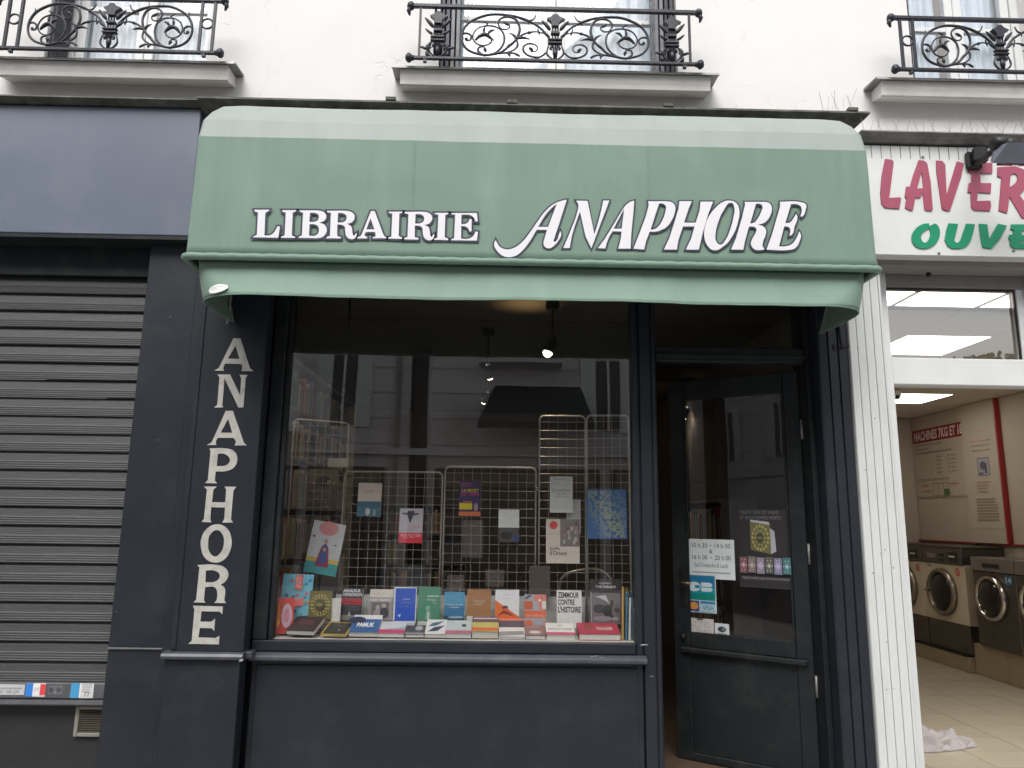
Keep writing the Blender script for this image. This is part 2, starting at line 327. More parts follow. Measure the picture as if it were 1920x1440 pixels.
class Art:     # flat print on a cover or sheet; u,v in 0..1, real layers a fraction of a millimetre apart
    def __init__(s, O, U, V, N, step=.0004): s.O, s.U, s.V, s.N = O, U, V, N; s.mb = MB(); s.k = 1; s.step = step
    def P(s, u, v): return s.O + s.U*u + s.V*v + s.N*(s.step*s.k)
    def poly(s, pts, col): s.mb.add([s.P(*p) for p in pts], [tuple(range(len(pts)))], flat(col)); s.k += 1; return s
    def rect(s, u0, v0, u1, v1, col): return s.poly([(u0, v0), (u1, v0), (u1, v1), (u0, v1)], col)
    def ell(s, u, v, ru, rv, col, n=14): return s.poly([(u+ru*math.cos(2*math.pi*i/n), v+rv*math.sin(2*math.pi*i/n)) for i in range(n)], col)
    def text(s, t, u0, v0, u1, v1, col, shear=0, bold=0):
        vs_, fs = text2d(t, 1, shear, bold); s.mb.add([s.P(u0+x*(u1-u0), v0+y*(v1-v0)) for x, y in vs_], fs, flat(col)); s.k += 1; return s
    def lines(s, u0, v0, u1, v1, n, col, rnd=.3):   # lines of print too small to read
        for i in range(n):
            v = v1-(v1-v0)*(i+.2)/n; e = u1-(u1-u0)*random.random()*rnd
            s.mb.add([s.P(u0, v), s.P(e, v), s.P(e, v+(v1-v0)/n*.45), s.P(u0, v+(v1-v0)/n*.45)], [(0, 1, 2, 3)], flat(col))
        s.k += 1; return s
    def build(s, name, parent): return s.mb.build(name, None, parent)

# ================================================================ SETTING
struct('pavement', MB().box(-20, 20, -4.9, .3, -.15, 0), PAVE)
struct('kerb', MB().box(-20, 20, -5.08, -4.903, -.15, .004, c=.01), KERB)
struct('road', MB().box(-40, 40, -10.2, -5.083, -.2, -.12), ASPH)
struct('pavement', MB().box(-20, 20, -13.2, -10.203, -.15, .0), PAVE)
struct('ground', MB().box(-120, 120, -120, 60, -.4, -.21), ASPH)

# ================================================================ APARTMENT BUILDING (upper storey)
bld = thing('apartment_building', (0, .2, 0), 'white plastered apartment house above the shops with three iron-railed windows', 'building')
WT = 8.5
mb = MB(); OP = [(-2.97, -1.93), (-.43, 1.135), (2.69, 3.60)]
mb.box(-6, 6.5, 0, .4, 3.3, 4.40)
xs = [-6]+[v for o in OP for v in o]+[6.5]
for i in range(0, len(xs), 2): mb.box(xs[i], xs[i+1], 0, .4, 4.40, 6.6)
mb.box(-6, 6.5, 0, .4, 6.6, WT)
mb.build('wall', PLASTER, bld)
for q in ((-6, -3.9, .301, .4, 0, 3.3), (5.45, 6.5, -.05, .4, 0, 3.3), (-1.98, -1.86, .221, 6.2, 0.1, 3.3), (2.112, 2.29, .131, 6.2, .1, 3.3)): MB().box(*q).build('party_wall', INWALL, bld)
mb = MB(); mb.box(-6, 6.5, .4, 7, 3.32, 3.5); mb.box(-6, 6.5, 3.4, 3.5, 3.5, WT); mb.build('upper_floor', INWALL, bld)
def window_sill(xa, xb):
    prof = [(0, 4.37), (-.145, 4.362), (-.143, 4.345), (-.136, 4.325), (-.127, 4.30), (-.121, 4.275), (-.112, 4.268), (-.06, 4.284), (0, 4.298)]
    MB().sweepx(prof, xa, xb).build('window_sill', STONE, bld)
    MB().sweepx([(-.003, 4.392), (-.164, 4.374), (-.169, 4.357), (-.161, 4.356), (-.157, 4.366), (-.003, 4.375)], xa-.05, xb+.05).build('sill_flashing', ZINC, bld)
    MB().box(xa+.1, xb-.1, 0.001, .25, 4.400, 4.408).build('sill_top', ZINC, bld)
window_sill(-3.15, -1.73); window_sill(-.655, 1.305); window_sill(2.40, 3.86)
def upper_window(xa, xb, folded, style):
    y = .20
    fr = MB(); z0, z1 = 4.41, 6.55; t = .055
    fr.box(xa, xa+t, y, y+.07, z0, z1, c=.004); fr.box(xb-t, xb, y, y+.07, z0, z1, c=.004); fr.box(xa+t, xb-t, y, y+.07, z1-t, z1, c=.004); fr.box(xa+t, xb-t, y, y+.07, z0, z0+.07, c=.004)
    w_ = fr.build('window', PVC, bld); w_['label'] = style
    xm = (xa+xb)/2
    for a, b in ((xa+t+.003, xm-.002), (xm+.002, xb-t-.003)):
        s = MB(); q = .06
        s.box(a, a+q, y+.012, y+.055, z0+.075, z1-t-.004, c=.004); s.box(b-q, b, y+.012, y+.055, z0+.075, z1-t-.004, c=.004)
        s.box(a+q, b-q, y+.012, y+.055, z0+.075, z0+.16, c=.004); s.box(a+q, b-q, y+.015, y+.052, 4.98, 5.015, c=.003); s.box(a+q, b-q, y+.012, y+.055, z1-t-.07, z1-t-.004, c=.004)
        s.build('sash', PVC, w_)
        MB().box(a+q-.005, b-q+.005, y+.03, y+.036, z0+.15, z1-t-.06).build('glass_pane', GLU, w_)
    # curtains
    for a, b in ((xa+.05, xm-.05), (xm+.02, xb-.05)):
        n = 46; vs_ = []
        for i in range(n+1):
            x = a+(b-a)*i/n; yy = y+.13+.018*math.sin(i*1.15)+.012*math.sin(i*.37+a)
            vs_ += [(x, yy, z0+.03), (x, yy, z1)]
        c = MB().add(vs_, [(2*i, 2*i+2, 2*i+3, 2*i+1) for i in range(n)], smooth=True)
        c.build('curtain', CURT, w_)
    for side, nl in folded:
        for k in range(nl):
            s = MB()
            x0_ = xa+.004+k*.034 if side < 0 else xb-.004-(k+1)*.034
            s.box(x0_, x0_+.026, .03+.0*k, .185, z0+.02, z1-.02, c=.003)
            for j in range(14): s.box(x0_-.002, x0_+.028, .05, .165, z0+.15+j*.14, z0+.155+j*.14)
            s.build('folded_shutter', IRON if k < 2 else SHUTD, w_)
    return w_
upper_window(-2.97, -1.93, [(-1, 1)], 'left upper window with pale reveal and a grey curtain')
upper_window(-.43, 1.135, [(-1, 4), (1, 4)], 'wide middle window with folded dark metal shutters')
upper_window(2.69, 3.60, [(-1, 1)], 'right upper window with white net curtains')

# ---------------------------------------------------------------- railings
KZ = .000598
def z2(X, Y): return ((X-1808)*KZ, (625+.0345*(X-300)-Y)*KZ)
HALF = {
 's1': [(1745, 470), (1738, 400), (1650, 285), (1520, 195), (1400, 145), (1250, 118), (1100, 120), (950, 180), (865, 260), (828, 370), (845, 480), (920, 565), (1060, 612), (1160, 598), (1240, 530), (1275, 430), (1255, 330), (1180, 268), (1080, 255), (990, 290), (945, 370), (958, 440), (1010, 488), (1080, 495), (1135, 460), (1140, 420)],
 's2': [(1060, 620), (1230, 585), (1330, 500), (1400, 420), (1435, 300), (1400, 190), (1320, 145), (1240, 162), (1205, 220), (1240, 290), (1300, 298), (1330, 262), (1300, 225)],
 's3': [(1395, 425), (1460, 370), (1540, 338), (1620, 332), (1700, 358)],
 's4': [(1715, 585), (1650, 640), (1560, 635), (1490, 590), (1475, 520), (1520, 480), (1590, 485), (1625, 530), (1600, 572), (1550, 568)],
 's5': [(1180, 600), (1300, 588), (1400, 600), (1440, 628)],
 's6': [(830, 352), (880, 345), (925, 375), (920, 425), (880, 435), (862, 408)],
 's7': [(1060, 610), (1005, 570), (1010, 520), (1060, 515), (1085, 545)],
 's8': [(1420, 155), (1500, 190), (1570, 185), (1605, 125)],
 's9': [(1405, 430), (1412, 510), (1345, 570), (1200, 600)]}
LEAF = [([(1400, 420), (1460, 402), (1545, 424)], .011), ([(1395, 425), (1375, 375), (1318, 342)], .010), ([(1295, 522), (1350, 480), (1410, 425)], .011), ([(840, 285), (885, 235), (885, 165)], .009),
 ([(1080, 255), (1092, 225), (1038, 200)], .008), ([(972, 432), (1020, 378), (1080, 362), (1130, 405), (1165, 440)], .016), ([(1062, 350), (1060, 300), (1075, 262)], .010), ([(1105, 355), (1130, 318), (1178, 305)], .011),
 ([(1500, 185), (1530, 205), (1525, 240)], .007), ([(1525, 325), (1545, 345), (1520, 360)], .008), ([(1615, 332), (1640, 345), (1638, 378)], .008), ([(1640, 335), (1625, 305), (1632, 285)], .006), ([(1300, 590), (1330, 610), (1332, 640)], .009), ([(1380, 598), (1410, 612), (1440, 640)], .009),
 ([(1262, 208), (1300, 235), (1335, 250)], .011), ([(870, 400), (885, 420), (870, 440)], .009), ([(1055, 540), (1080, 555), (1075, 585)], .011), ([(1535, 525), (1560, 550), (1570, 575)], .013)]
def spl(pts, n=5):
    P = [Vector(p) for p in pts]; out = []
    for i in range(len(P)-1):
        a, b, c, d = P[max(i-1, 0)], P[i], P[i+1], P[min(i+2, len(P)-1)]
        for k in range(n):
            t = k/n; out.append(.5*((2*b)+(c-a)*t+(2*a-5*b+4*c-d)*t*t+(3*b-a-3*c+d)*t**3))
    out.append(P[-1]); return out
def railing(cx, half, mid, label):
    yR = -.2; zb = 4.405; zt = 4.765; H = zt-zb
    rt = thing('balcony_railing', (cx, yR, zb), label, 'railing', 'ornamental iron window railings')
    W = lambda u, v, y=yR: Vector((cx+u, y, zb+v))
    MB().box(cx-half, cx+half, yR-.013, yR+.013, zt-.012, zt+.014, c=.004).build('top_rail', IRON, rt)
    MB().box(cx-half, cx+half, yR-.011, yR+.011, zb-.011, zb+.011, c=.004).build('bottom_rail', IRON, rt)
    for sx in (-1, 1):
        k = MB(); x = cx+sx*(half)
        k.ball((x, yR, zt), .026, sc_=(1, 1, 1.1)); k.tube([(x-sx*.002, yR, zt), (x+sx*.014, yR, zt-.035), (x+sx*.006, yR, zt-.065)], [.016, .014, .006], 8); k.build('knob', IRON, rt)
        k = MB(); k.ball((x, yR, zb), .027, sc_=(.9, 1, 1.15)); k.ball((x-sx*.022, yR, zb), .018); k.build('knob', IRON, rt)
        MB().box(x-sx*.1-.01, x-sx*.1+.01, yR-.01, yR+.01, zb-.03, zb-.0112).build('foot', IRON, rt)
    kx = 1.0 if mid else .86; kv = (H-.024)/(.3437)
    for sx in (-1, 1):
        for n_, pts in HALF.items():
            g = MB()
            if n_ == 's4' and not mid: continue
            q = []
            for X, Y in pts:
                u, v = z2(X, Y); q.append((u if sx < 0 else -u, v))
            q = [((u*kx), v*kv*.97+.008) for u, v in q]
            r = .0068 if n_ in ('s1', 's2') else .0055
            P = spl([W(u, v) for u, v in q], 4)
            N = len(P); g.tube(P, [r*(.75+.5*math.sin(math.pi*min(1, i/N+.25))) for i in range(N)], 6)
            g.build('scroll', IRON, rt)
        g = MB()
        for pts, r in LEAF:
            if not mid and pts[0][0] in (1535,): continue
            q = [z2(X, Y) for X, Y in pts]; q = [((u if sx < 0 else -u)*kx, v*kv*.97+.008) for u, v in q]
            P = spl([W(u, v) for u, v in q], 4); N = len(P)
            g.tube(P, [max(.0015, r*.85*math.sin(math.pi*(.12+.86*i/(N-1)))) for i in range(N)], 6)
        tag(g.build('leaf_ornament', IRON, rt), kind='stuff')
    def torch(u0, heavy):
        g = MB(); K = kv*.97; s = 1.0
        f = lambda X, Y: (cx+u0+(X-1808)*KZ*s, zb+.008+(677-Y)*KZ*K)
        g.prism([f(*p) for p in [(1722, 182), (1765, 160), (1790, 128), (1830, 128), (1852, 158), (1908, 186), (1880, 200), (1850, 228), (1842, 272), (1772, 272), (1768, 226), (1740, 198)]], yR-.014, yR+.014)
        for (a, b, c, d) in ((1762, 1856, 336, 372), (1733, 1882, 424, 448), (1733, 1882, 462, 488)):
            p = f(a, d); q = f(b, c); g.box(p[0], q[0], yR-.015, yR+.015, p[1], q[1], c=.004)
        for X in ((1780, 1808, 1836) if not heavy else (1770, 1789, 1808, 1827, 1846)):
            p = f(X, 270); q = f(X, 668); g.tube([(p[0], yR, p[1]), (f(X, 450)[0], yR, f(X, 450)[1]), (f(1808+(X-1808)*.3, 668)[0], yR, q[1])], .006, 5)
        p = f(1808, 590); g.ball((p[0], yR, p[1]), .017, sc_=(1, .8, 1.7))
        for sx in (-1, 1):
            def line(pts, r):
                P = spl([Vector((f(1808+sx*(X-1808), Y)[0], yR, f(1808+sx*(X-1808), Y)[1])) for X, Y in pts], 4); N = len(P)
                g.tube(P, [max(.002, r*math.sin(math.pi*(.15+.8*i/(N-1)))) for i in range(N)], 6)
            line([(1755, 315), (1720, 260), (1665, 195)], .013); line([(1752, 400), (1720, 375), (1672, 330)], .010)
            line([(1745, 490), (1720, 590), (1755, 650), (1808, 672)], .007); line([(1775, 500), (1760, 540), (1775, 560)], .009)
            if heavy:
                line([(1745, 560), (1690, 575), (1650, 560), (1622, 565)], .010); line([(1740, 500), (1705, 560), (1725, 620)], .014); line([(1700, 600), (1705, 650), (1740, 660)], .012)
        g.build('torch_ornament', IRON, rt)
        if heavy:
            g = MB()
            for X in (1775, 1841): p = f(X, 0); g.tube([(p[0], yR+.02, zb), (p[0], yR+.02, zt)], .008, 6)
            g.build('post', IRON, rt)
    torch(0, False)
    if mid:
        torch(-.735, True); torch(.735, True)
        for u in (-half+.062, half-.062): MB().box(cx+u-.007, cx+u+.007, yR-.007, yR+.007, zb, zt).build('bar', IRON, rt)
    else:
        for s in (-1, 1):
            for u in (s*(half-.055), s*(half-.135)): MB().box(cx+u-.008, cx+u+.008, yR-.008, yR+.008, zb, zt).build('bar', IRON, rt)
            c = Vector((cx+s*(half-.095), yR, zb+.2))
            MB().tube([c+Vector((.034*math.cos(t*math.pi/8), 0, .034*math.sin(t*math.pi/8))) for t in range(16)], .0065, 6, closed=True).build('ring', IRON, rt)
railing(-2.45, .69, False, 'ornate iron railing of the leftmost upper window, above the grey shutter shop')
railing(.315, .91, True, 'widest ornate iron railing, in the middle above the green awning')
railing(3.145, .69, False, 'ornate iron railing of the rightmost upper window, above the launderette sign')

# ---------------------------------------------------------------- cornices
c = MB(); c.sweepx([(0, 4.105), (-.235, 4.09), (-.24, 4.075), (-.2, 4.06), (-.03, 4.02), (0, 4.02)], -1.86, 2.17, m1=.35)
c = tag(c.build('cornice_ledge', CORN), 'weathered dark ledge running directly above the green awning', 'ledge')
for x in (-.72, .02, .98, 2.12):
    MB().box(x, x+.06, -.243, -.18, 4.092, 4.112).build('flashing_clip', CORN, c)
c = tag(MB().sweepx([(0, 4.11), (-.19, 4.10), (-.20, 4.085), (-.15, 4.07), (0, 4.06)], -6, -1.862).build('cornice_ledge', CORN), 'thin dark ledge over the blue-grey fascia at far left', 'ledge')
c = MB(); c.sweepx([(0, 3.962), (-.27, 3.947), (-.276, 3.936), (-.262, 3.930), (-.25, 3.918), (-.232, 3.914), (-.215, 3.90), (0, 3.894)], 2.175, 5.6)
GREYC = mat('grey_moulding', (.22, .215, .2), .7, var=.25, vscale=12, dirt=(.06, .055, .05), dscale=8, damt=.7)
tag(c.build('cornice_ledge', GREYC), 'grey moulded ledge above the launderette sign board', 'ledge')
# bird spikes
def spikes(x0, x1, y, z, n, label, h=.1):
    t = thing('bird_spikes', ((x0+x1)/2, y, z), label, 'bird spikes', 'anti-bird spike strips')
    g = MB(); g.box(x0, x1, y-.012, y+.012, z, z+.006); g.build('strip', SIGNW, t); g = MB()
    for i in range(n):
        x = x0+(x1-x0)*(i+.5)/n; a = (-.045, .015, .05, -.01)[i % 4]+random.uniform(-.01, .01)
        g.tube([(x, y, z), (x+a, y-.04+.03*(i % 3), z+h*random.uniform(.8, 1.15))], .0014, 3)
    tag(g.build('wires', mat('spike_wire', (.3, .3, .3), .5, .1), t), kind='stuff')
spikes(2.22, 3.5, -.20, 3.953, 46, 'long row of thin bird spikes on the ledge over the launderette sign')
spikes(1.98, 2.2, -.18, 4.108, 9, 'short cluster of bird spikes at the right end of the ledge over the awning', .13)

# ================================================================ LEFT NEIGHBOUR SHOP
ls = thing('shuttered_shopfront', (-3, 0, 0), 'closed dark shopfront with blue-grey fascia, left of the bookshop', 'shopfront')
B('fascia', -6, -1.87, -.14, .0, 3.235, 4.06, FASC, ls, .004)
B('fascia_joint', -3.18, -3.172, -.1415, -.1405, 3.24, 4.055, DARK2, ls, 0)
B('fascia_soffit', -6, -1.87, -.135, .08, 3.21, 3.232, DARK2, ls, 0)
B('side_pier', -2.135, -1.835, -.05, .12, 0, 3.21, DARK, ls, .004)
B('pier_strip', -1.833, -1.765, -.075, .0, 0, 3.6, DARK, ls, .008)
B('pier_ledge', -2.135, -1.80, -.062, -.048, .858, .868, SHUTD, ls, .003)
B('base_wall', -6, -2.137, .09, .3, 0, .60, mat('base_wall_dark', (.022, .022, .023), .7, var=.2, bump=.2), ls, 0)
B('header_box', -6, -2.137, .03, .3, 3.03, 3.21, DARK2, ls, .003)
rs = thing('roller_shutter', (-3.6, .06, .55), 'lowered grey metal roller shutter with stickers along its bottom bar', 'roller shutter')
z = .665; ns = 0; sm = None; pitch = .1075
while z < 3.06:
    if sm is None:
        prof = [(.075, 0), (.058, 0), (.056, .005), (.0585, .009), (.0575, .018), (.060, .022), (.059, .031), (.0615, .035), (.0605, .044), (.064, .05), (.070, .085), (.0765, .099), (.08, .1075), (.09, .1075)]
        s = MB(); s.sweepx([(y, z+h) for y, h in prof], -6, -2.137)
        sm = s.build('slat', SHUT, rs)
    else:
        o = sm.copy(); COL.objects.link(o); o.location = Vector(sm.location)+Vector((0, 0, ns*pitch))
    ns += 1; z += pitch
B('bottom_bar', -6, -2.14, .035, .07, .578, .66, SHUTD, rs, .004)
MB().sweepx([(.07, .575), (.022, .572), (.018, .553), (.025, .545), (.07, .548)], -6, -2.14).build('bottom_lip', SHUTD, rs)
def sticker(px0, py0, px1, py1, Y, label, fn, name='sticker', cat='sticker'):
    a = at(px0, py0, Y); b = at(px1, py1, Y)
    x0, x1, zz0, zz1 = a.x, b.x, b.z, a.z
    t = thing(name, ((x0+x1)/2, Y, zz0), label, cat)
    MB().box(x0, x1, Y-.0006, Y, zz0, zz1).build('sheet', flat((.6, .6, .58)), t)
    A = Art(Vector((x0, Y-.0007, zz0)), Vector((x1-x0, 0, 0)), Vector((0, 0, zz1-zz0)), Vector((0, -1, 0)), .0003); fn(A); A.build('print', t); return t
YB = .0348
def f1(A): A.rect(0, 0, 1, 1, (.42, .42, .43)); A.text('D. GR.GR', .05, .15, .8, .45, (.08, .08, .09)); A.rect(.05, .55, .9, .7, (.25, .25, .26))
def f2(A): A.rect(0, 0, .36, 1, (.03, .17, .5)); A.rect(.36, .08, .72, .95, (.62, .62, .63)); A.rect(.72, .1, 1, .95, (.55, .05, .06)); A.text('M', .45, .3, .65, .7, (.35, .35, .4))
def f3(A): A.rect(0, 0, .38, 1, (.05, .25, .45)); A.rect(.45, .05, 1, 1, (.5, .5, .5)); A.lines(.5, .3, .95, .9, 4, (.28, .28, .3)); A.text('77', .6, .1, .85, .4, (.1, .1, .1))
def f4(A): A.rect(0, 0, 1, 1, (.11, .112, .12)); A.ell(.2, .5, .17, .35, (.05, .05, .055), 7); A.ell(.75, .55, .2, .3, (.06, .06, .065), 8); A.ell(.5, .25, .1, .1, (.2, .2, .2), 5)
sticker(0, 1283, 45, 1303, YB, 'worn pale sticker with lettering at the left of the shutter bottom bar', f1)
sticker(50, 1281, 84, 1306, YB, 'torn blue, white and red sticker on the shutter bottom bar', f2)
sticker(92, 1286, 116, 1302, YB, 'dark scraped sticker residue on the shutter bottom bar', f4)
sticker(134, 1281, 174, 1309, YB, 'torn blue and white sticker nearest the right end of the shutter bottom bar', f3)
vg = thing('vent_grille', (-2.25, .08, .38), 'small square beige ventilation grille under the roller shutter', 'vent')
VM = mat('beige_vent_plastic', (.27, .255, .225), .5, var=.08)
f = MB(); x0, x1, q0, q1 = -2.338, -2.158, .372, .532
f.box(x0, x0+.022, .068, .09, q0, q1, c=.003); f.box(x1-.022, x1, .068, .09, q0, q1, c=.003); f.box(x0+.022, x1-.022, .068, .09, q0, q0+.02, c=.003); f.box(x0+.022, x1-.022, .068, .09, q1-.018, q1, c=.003)
f.build('frame', VM, vg)
for i in range(10):
    zz = q0+.024+i*.0118
    MB().add([(x0+.023, .072, zz), (x1-.023, .072, zz), (x1-.023, .085, zz+.004), (x0+.023, .085, zz+.004), (x0+.023, .072, zz+.0018), (x1-.023, .072, zz+.0018), (x1-.023, .085, zz+.0058), (x0+.023, .085, zz+.0058)],
             [(0, 1, 2, 3), (4, 7, 6, 5), (0, 4, 5, 1), (3, 2, 6, 7), (0, 3, 7, 4), (1, 5, 6, 2)]).build('slat', mat('shaded_vent_slat', (.13, .115, .09), .6, var=.2), vg)  # shade of the vent interior is put into the slat colour

# ================================================================ BOOKSHOP FRONT
bs = thing('bookshop_front', (.15, 0, 0), 'dark slate painted wooden bookshop front with display window and lettered pilaster', 'shopfront')
B('stall_riser', -1.36, .845, .012, .12, 0, .80, DARK, bs, .003)
B('riser_panel', -1.33, .838, .004, .011, .05, .775, DARK, bs, .003)
MB().sweepx([(.05, .80), (-.035, .80), (-.045, .808), (-.045, .822), (-.035, .832), (-.01, .842), (.05, .846)], -1.365, .852).build('window_ledge', mat('slate_ledge_paint', (.06, .066, .08), .35, var=.15, dirt=(.2, .2, .2), dscale=14, damt=.35), bs)
B('bottom_rail', -1.365, .797, .0, .09, .847, .905, DARK, bs, .004)
B('left_stile', -1.368, -1.29, .0, .12, .906, 3.05, DARK2, bs, .006)
B('left_stile_bead', -1.289, -1.262, .028, .1, .906, 3.05, DARK2, bs, .004)
B('window_head', -1.262, .80, .0, .1, 2.97, 3.06, DARK2, bs, 0)
g = MB(); g.box(-1.262, .797, .05, .056, .904, 2.972); g.build('window_glass', GLS, bs)
# post between window and door, with grooves
p = MB(); p.sweepz([(.80, .10), (.80, .01), (.808, .0), (.832, .0), (.836, .012), (.842, .012), (.846, -.008), (.905, -.008), (.909, .006), (.915, .006), (.919, -.002), (.938, -.002), (.947, .01), (.947, .10)], 0, 3.05)
p.build('door_post', DARK, bs)
B('transom_bar', .949, 1.868, .02, .10, 2.552, 2.645, DARK2, bs, .006)
B('transom_bead', .949, 1.868, .008, .019, 2.575, 2.60, DARK2, bs, .003)
B('door_jamb', 1.869, 1.90, .01, .2, 0.02, 3.05, DARK2, bs, .003)
B('threshold', .95, 1.87, .0, .16, 0, .11, KERB, bs, .006)
MB().box(.949, 1.868, .055, .061, 2.646, 3.0).build('transom_glass', GLD, bs)
p = MB(); p.sweepz([(1.902, .1), (1.902, -.085), (1.91, -.095), (1.952, -.1), (1.956, -.088), (1.961, -.088), (1.965, -.1), (2.012, -.1), (2.016, -.088), (2.021, -.088), (2.025, -.1), (2.074, -.1), (2.08, -.09), (2.08, .1)], 0, 3.3)
p.build('fluted_pilaster', DARK, bs)
B('leak_backing', -1.76, -1.275, .121, .135, 0, 3.3, DARK2, bs, 0)  # added unseen boards, block interior light leaking through the frame gaps
B('leak_backing', 1.872, 2.11, .201, .215, 0, 3.3, DARK2, bs, 0); B('leak_backing', -1.3, 1.9, .101, .115, 2.98, 3.32, DARK2, bs, 0)
B('riser_leak_backing', -1.36, .948, .121, .14, .0, .86, DARK2, bs, 0)  # added unseen board, stops light leaking around the riser
# lettered pilaster
B('lettered_pilaster', -1.762, -1.372, -.12, .0, .86, 3.3, DARK, bs, .005)
B('pilaster_strip', -1.764, -1.735, -.127, -.1205, .875, 3.2, DARK, bs, .002)
B('pilaster_base', -1.79, -1.385, -.118, .0, 0, .818, DARK, bs, .005)
MB().sweepx([(-.05, .82), (-.135, .82), (-.152, .828), (-.156, .842), (-.148, .855), (-.125, .862), (-.05, .864)], -1.80, -1.362).build('pilaster_ledge', MATS['slate_ledge_paint'], bs)
MB().box(-1.372, -1.33, -.1, -.02, .822, .86, c=.006).build('ledge_return', MATS['slate_ledge_paint'], bs)
R7 = lambda y0: (lambda X, Y: at(340+X/4.8, y0+Y/4.8, -.1205))
s = 1
PIL = [('A', 620, [[(470, 70), (535, 72), (620, 340), (655, 365), (545, 365), (550, 320, s), (540, 300), (395, 297), (380, 335, s), (385, 362), (298, 360), (340, 335)], [(490, 135), (525, 255), (420, 252)]]),
 ('N', 620, [[(325, 395), (440, 395), (530, 580), (540, 430), (525, 398), (597, 398), (580, 430), (560, 690), (515, 692), (390, 430), (370, 670), (378, 692), (295, 692), (325, 668), (345, 420)]]),
 ('A', 620, [[(402, 722), (465, 722), (565, 1010), (592, 1033), (480, 1033), (492, 1000, s), (470, 965), (330, 965), (312, 1000, s), (318, 1030), (230, 1030), (275, 1005)], [(423, 795), (460, 920), (355, 918)]]),
 ('P', 620, [[(255, 1060), (400, 1060, s), (470, 1080, s), (505, 1150, s), (480, 1225, s), (420, 1260, s), (310, 1268), (303, 1350), (325, 1375), (215, 1372), (240, 1345), (265, 1085)], [(330, 1108), (390, 1110, s), (438, 1160, s), (415, 1205, s), (320, 1220)]]),
 ('H', 920, [[(205, -37), (322, -37), (290, -10), (278, 103), (397, 105), (405, -10), (390, -37), (497, -35), (470, 0), (448, 260), (468, 287), (370, 287), (388, 255), (395, 152), (270, 150), (262, 260), (272, 285), (183, 282), (205, 255), (232, -10)]]),
 ('O', 920, [[(318, 303, s), (400, 330, s), (450, 420, s), (440, 540, s), (380, 625, s), (300, 647, s), (220, 610, s), (180, 520, s), (185, 420, s), (240, 335, s)], [(325, 355, s), (375, 400, s), (385, 470, s), (360, 550, s), (305, 592, s), (260, 560, s), (243, 480, s), (265, 390, s)]]),
 ('R', 920, [[(145, 668), (320, 668, s), (395, 695, s), (425, 750, s), (400, 815, s), (355, 845), (392, 880, s), (388, 985), (402, 1012), (298, 1010), (320, 985), (325, 920, s), (305, 872, s), (215, 868), (205, 985), (218, 1007), (110, 1005), (135, 980), (165, 690)], [(222, 718), (300, 720, s), (348, 760, s), (320, 810, s), (218, 825)]]),
 ('E', 920, [[(105, 1035), (375, 1042), (370, 1112), (345, 1088), (183, 1085), (173, 1178), (270, 1180), (305, 1150), (298, 1262), (275, 1238), (168, 1235), (155, 1320), (310, 1325), (345, 1305), (340, 1383), (65, 1378), (95, 1350), (120, 1065)]])]
for ch, y0, cs in PIL:
    v, f = glyph(cs, R7(y0), -.1235); mb = MB(); thick(mb, v, f, .0025); o = mb.build('letter', LETTERP, bs); o['label'] = 'cream painted letter '+ch+' on the dark pilaster'

# ---------------------------------------------------------------- awning
aw = thing('awning', (.18, -.3, 2.7), 'green canvas awning with white lettering over the bookshop window and door', 'awning')
XL, XR = -1.678, 2.03
PROF = [(0.0, -.612, 2.93), (.001, -.609, 3.0), (.002, -.608, 3.2), (.003, -.607, 3.42), (.004, -.606, 3.628), (.008, -.574, 3.745), (.02, -.515, 3.828), (.04, -.458, 3.892), (.075, -.385, 3.94), (.12, -.29, 3.967), (.16, -.20, 3.985)]
def ring(ins, yf, z, nx=120, yb=-.003, rc=.03):
    xl, xr = XL+ins, XR-ins; pts = []
    rr = min(rc+ins*.6, (yb-yf)*.5)
    for i in range(7): pts.append((xl, yb+(yf+rr-yb)*i/6))
    for i in range(1, 6): a = i/6*math.pi/2; pts.append((xl+rr-rr*math.cos(a), yf+rr-rr*math.sin(a)))
    for i in range(nx+1): pts.append((xl+rr+(xr-xl-2*rr)*i/nx, yf))
    for i in range(1, 6): a = math.pi/2*(1-i/6); pts.append((xr-rr+rr*math.cos(a), yf+rr-rr*math.sin(a)))
    for i in range(7): pts.append((xr, (yf+rr)+(yb-yf-rr)*i/6))
    return [(x, y, z) for x, y in pts]
def sub(prof):
    out = []
    for a, b in zip(prof[:-1], prof[1:]):
        n = max(1, int(abs(b[2]-a[2])/.04))
        for i in range(n): t = i/n; out.append(tuple(a[j]+(b[j]-a[j])*t for j in range(3)))
    out.append(prof[-1]); return out
from mathutils import noise as _N
def cdis(x, z): return .008*_N.noise(Vector((x*1.3, z*2.2, 1)))+.004*_N.noise(Vector((x*4+z*1.5, z*1.3, 7)))+.0015*_N.noise(Vector((x*14+z*9, z*5, 3)))
rings = [ring(*p) for p in sub(PROF)]
vs_ = []; n = len(rings[0])
for k, rg in enumerate(rings):
    for i, (x, y, z) in enumerate(rg):
        d = cdis(x, z)
        if z < 3.06: d += (.007*abs(math.sin(x*math.pi/.105+.6*math.sin(x*7)))**2*math.exp(-((z-2.975)/.028)**2))   # puckers above the hem
        for sx in (-.36, .92, 1.62): d += -.0022*math.exp(-((x-sx-.0)/.006)**2)          # seams
        if 2.98 < z < 3.34: d = min(d, .0012) if False else d*.5
        vs_.append((x, y-d, z))
fs = [(k*n+i, k*n+i+1, (k+1)*n+i+1, (k+1)*n+i) for k in range(len(rings)-1) for i in range(n-1)]
cm = MB()
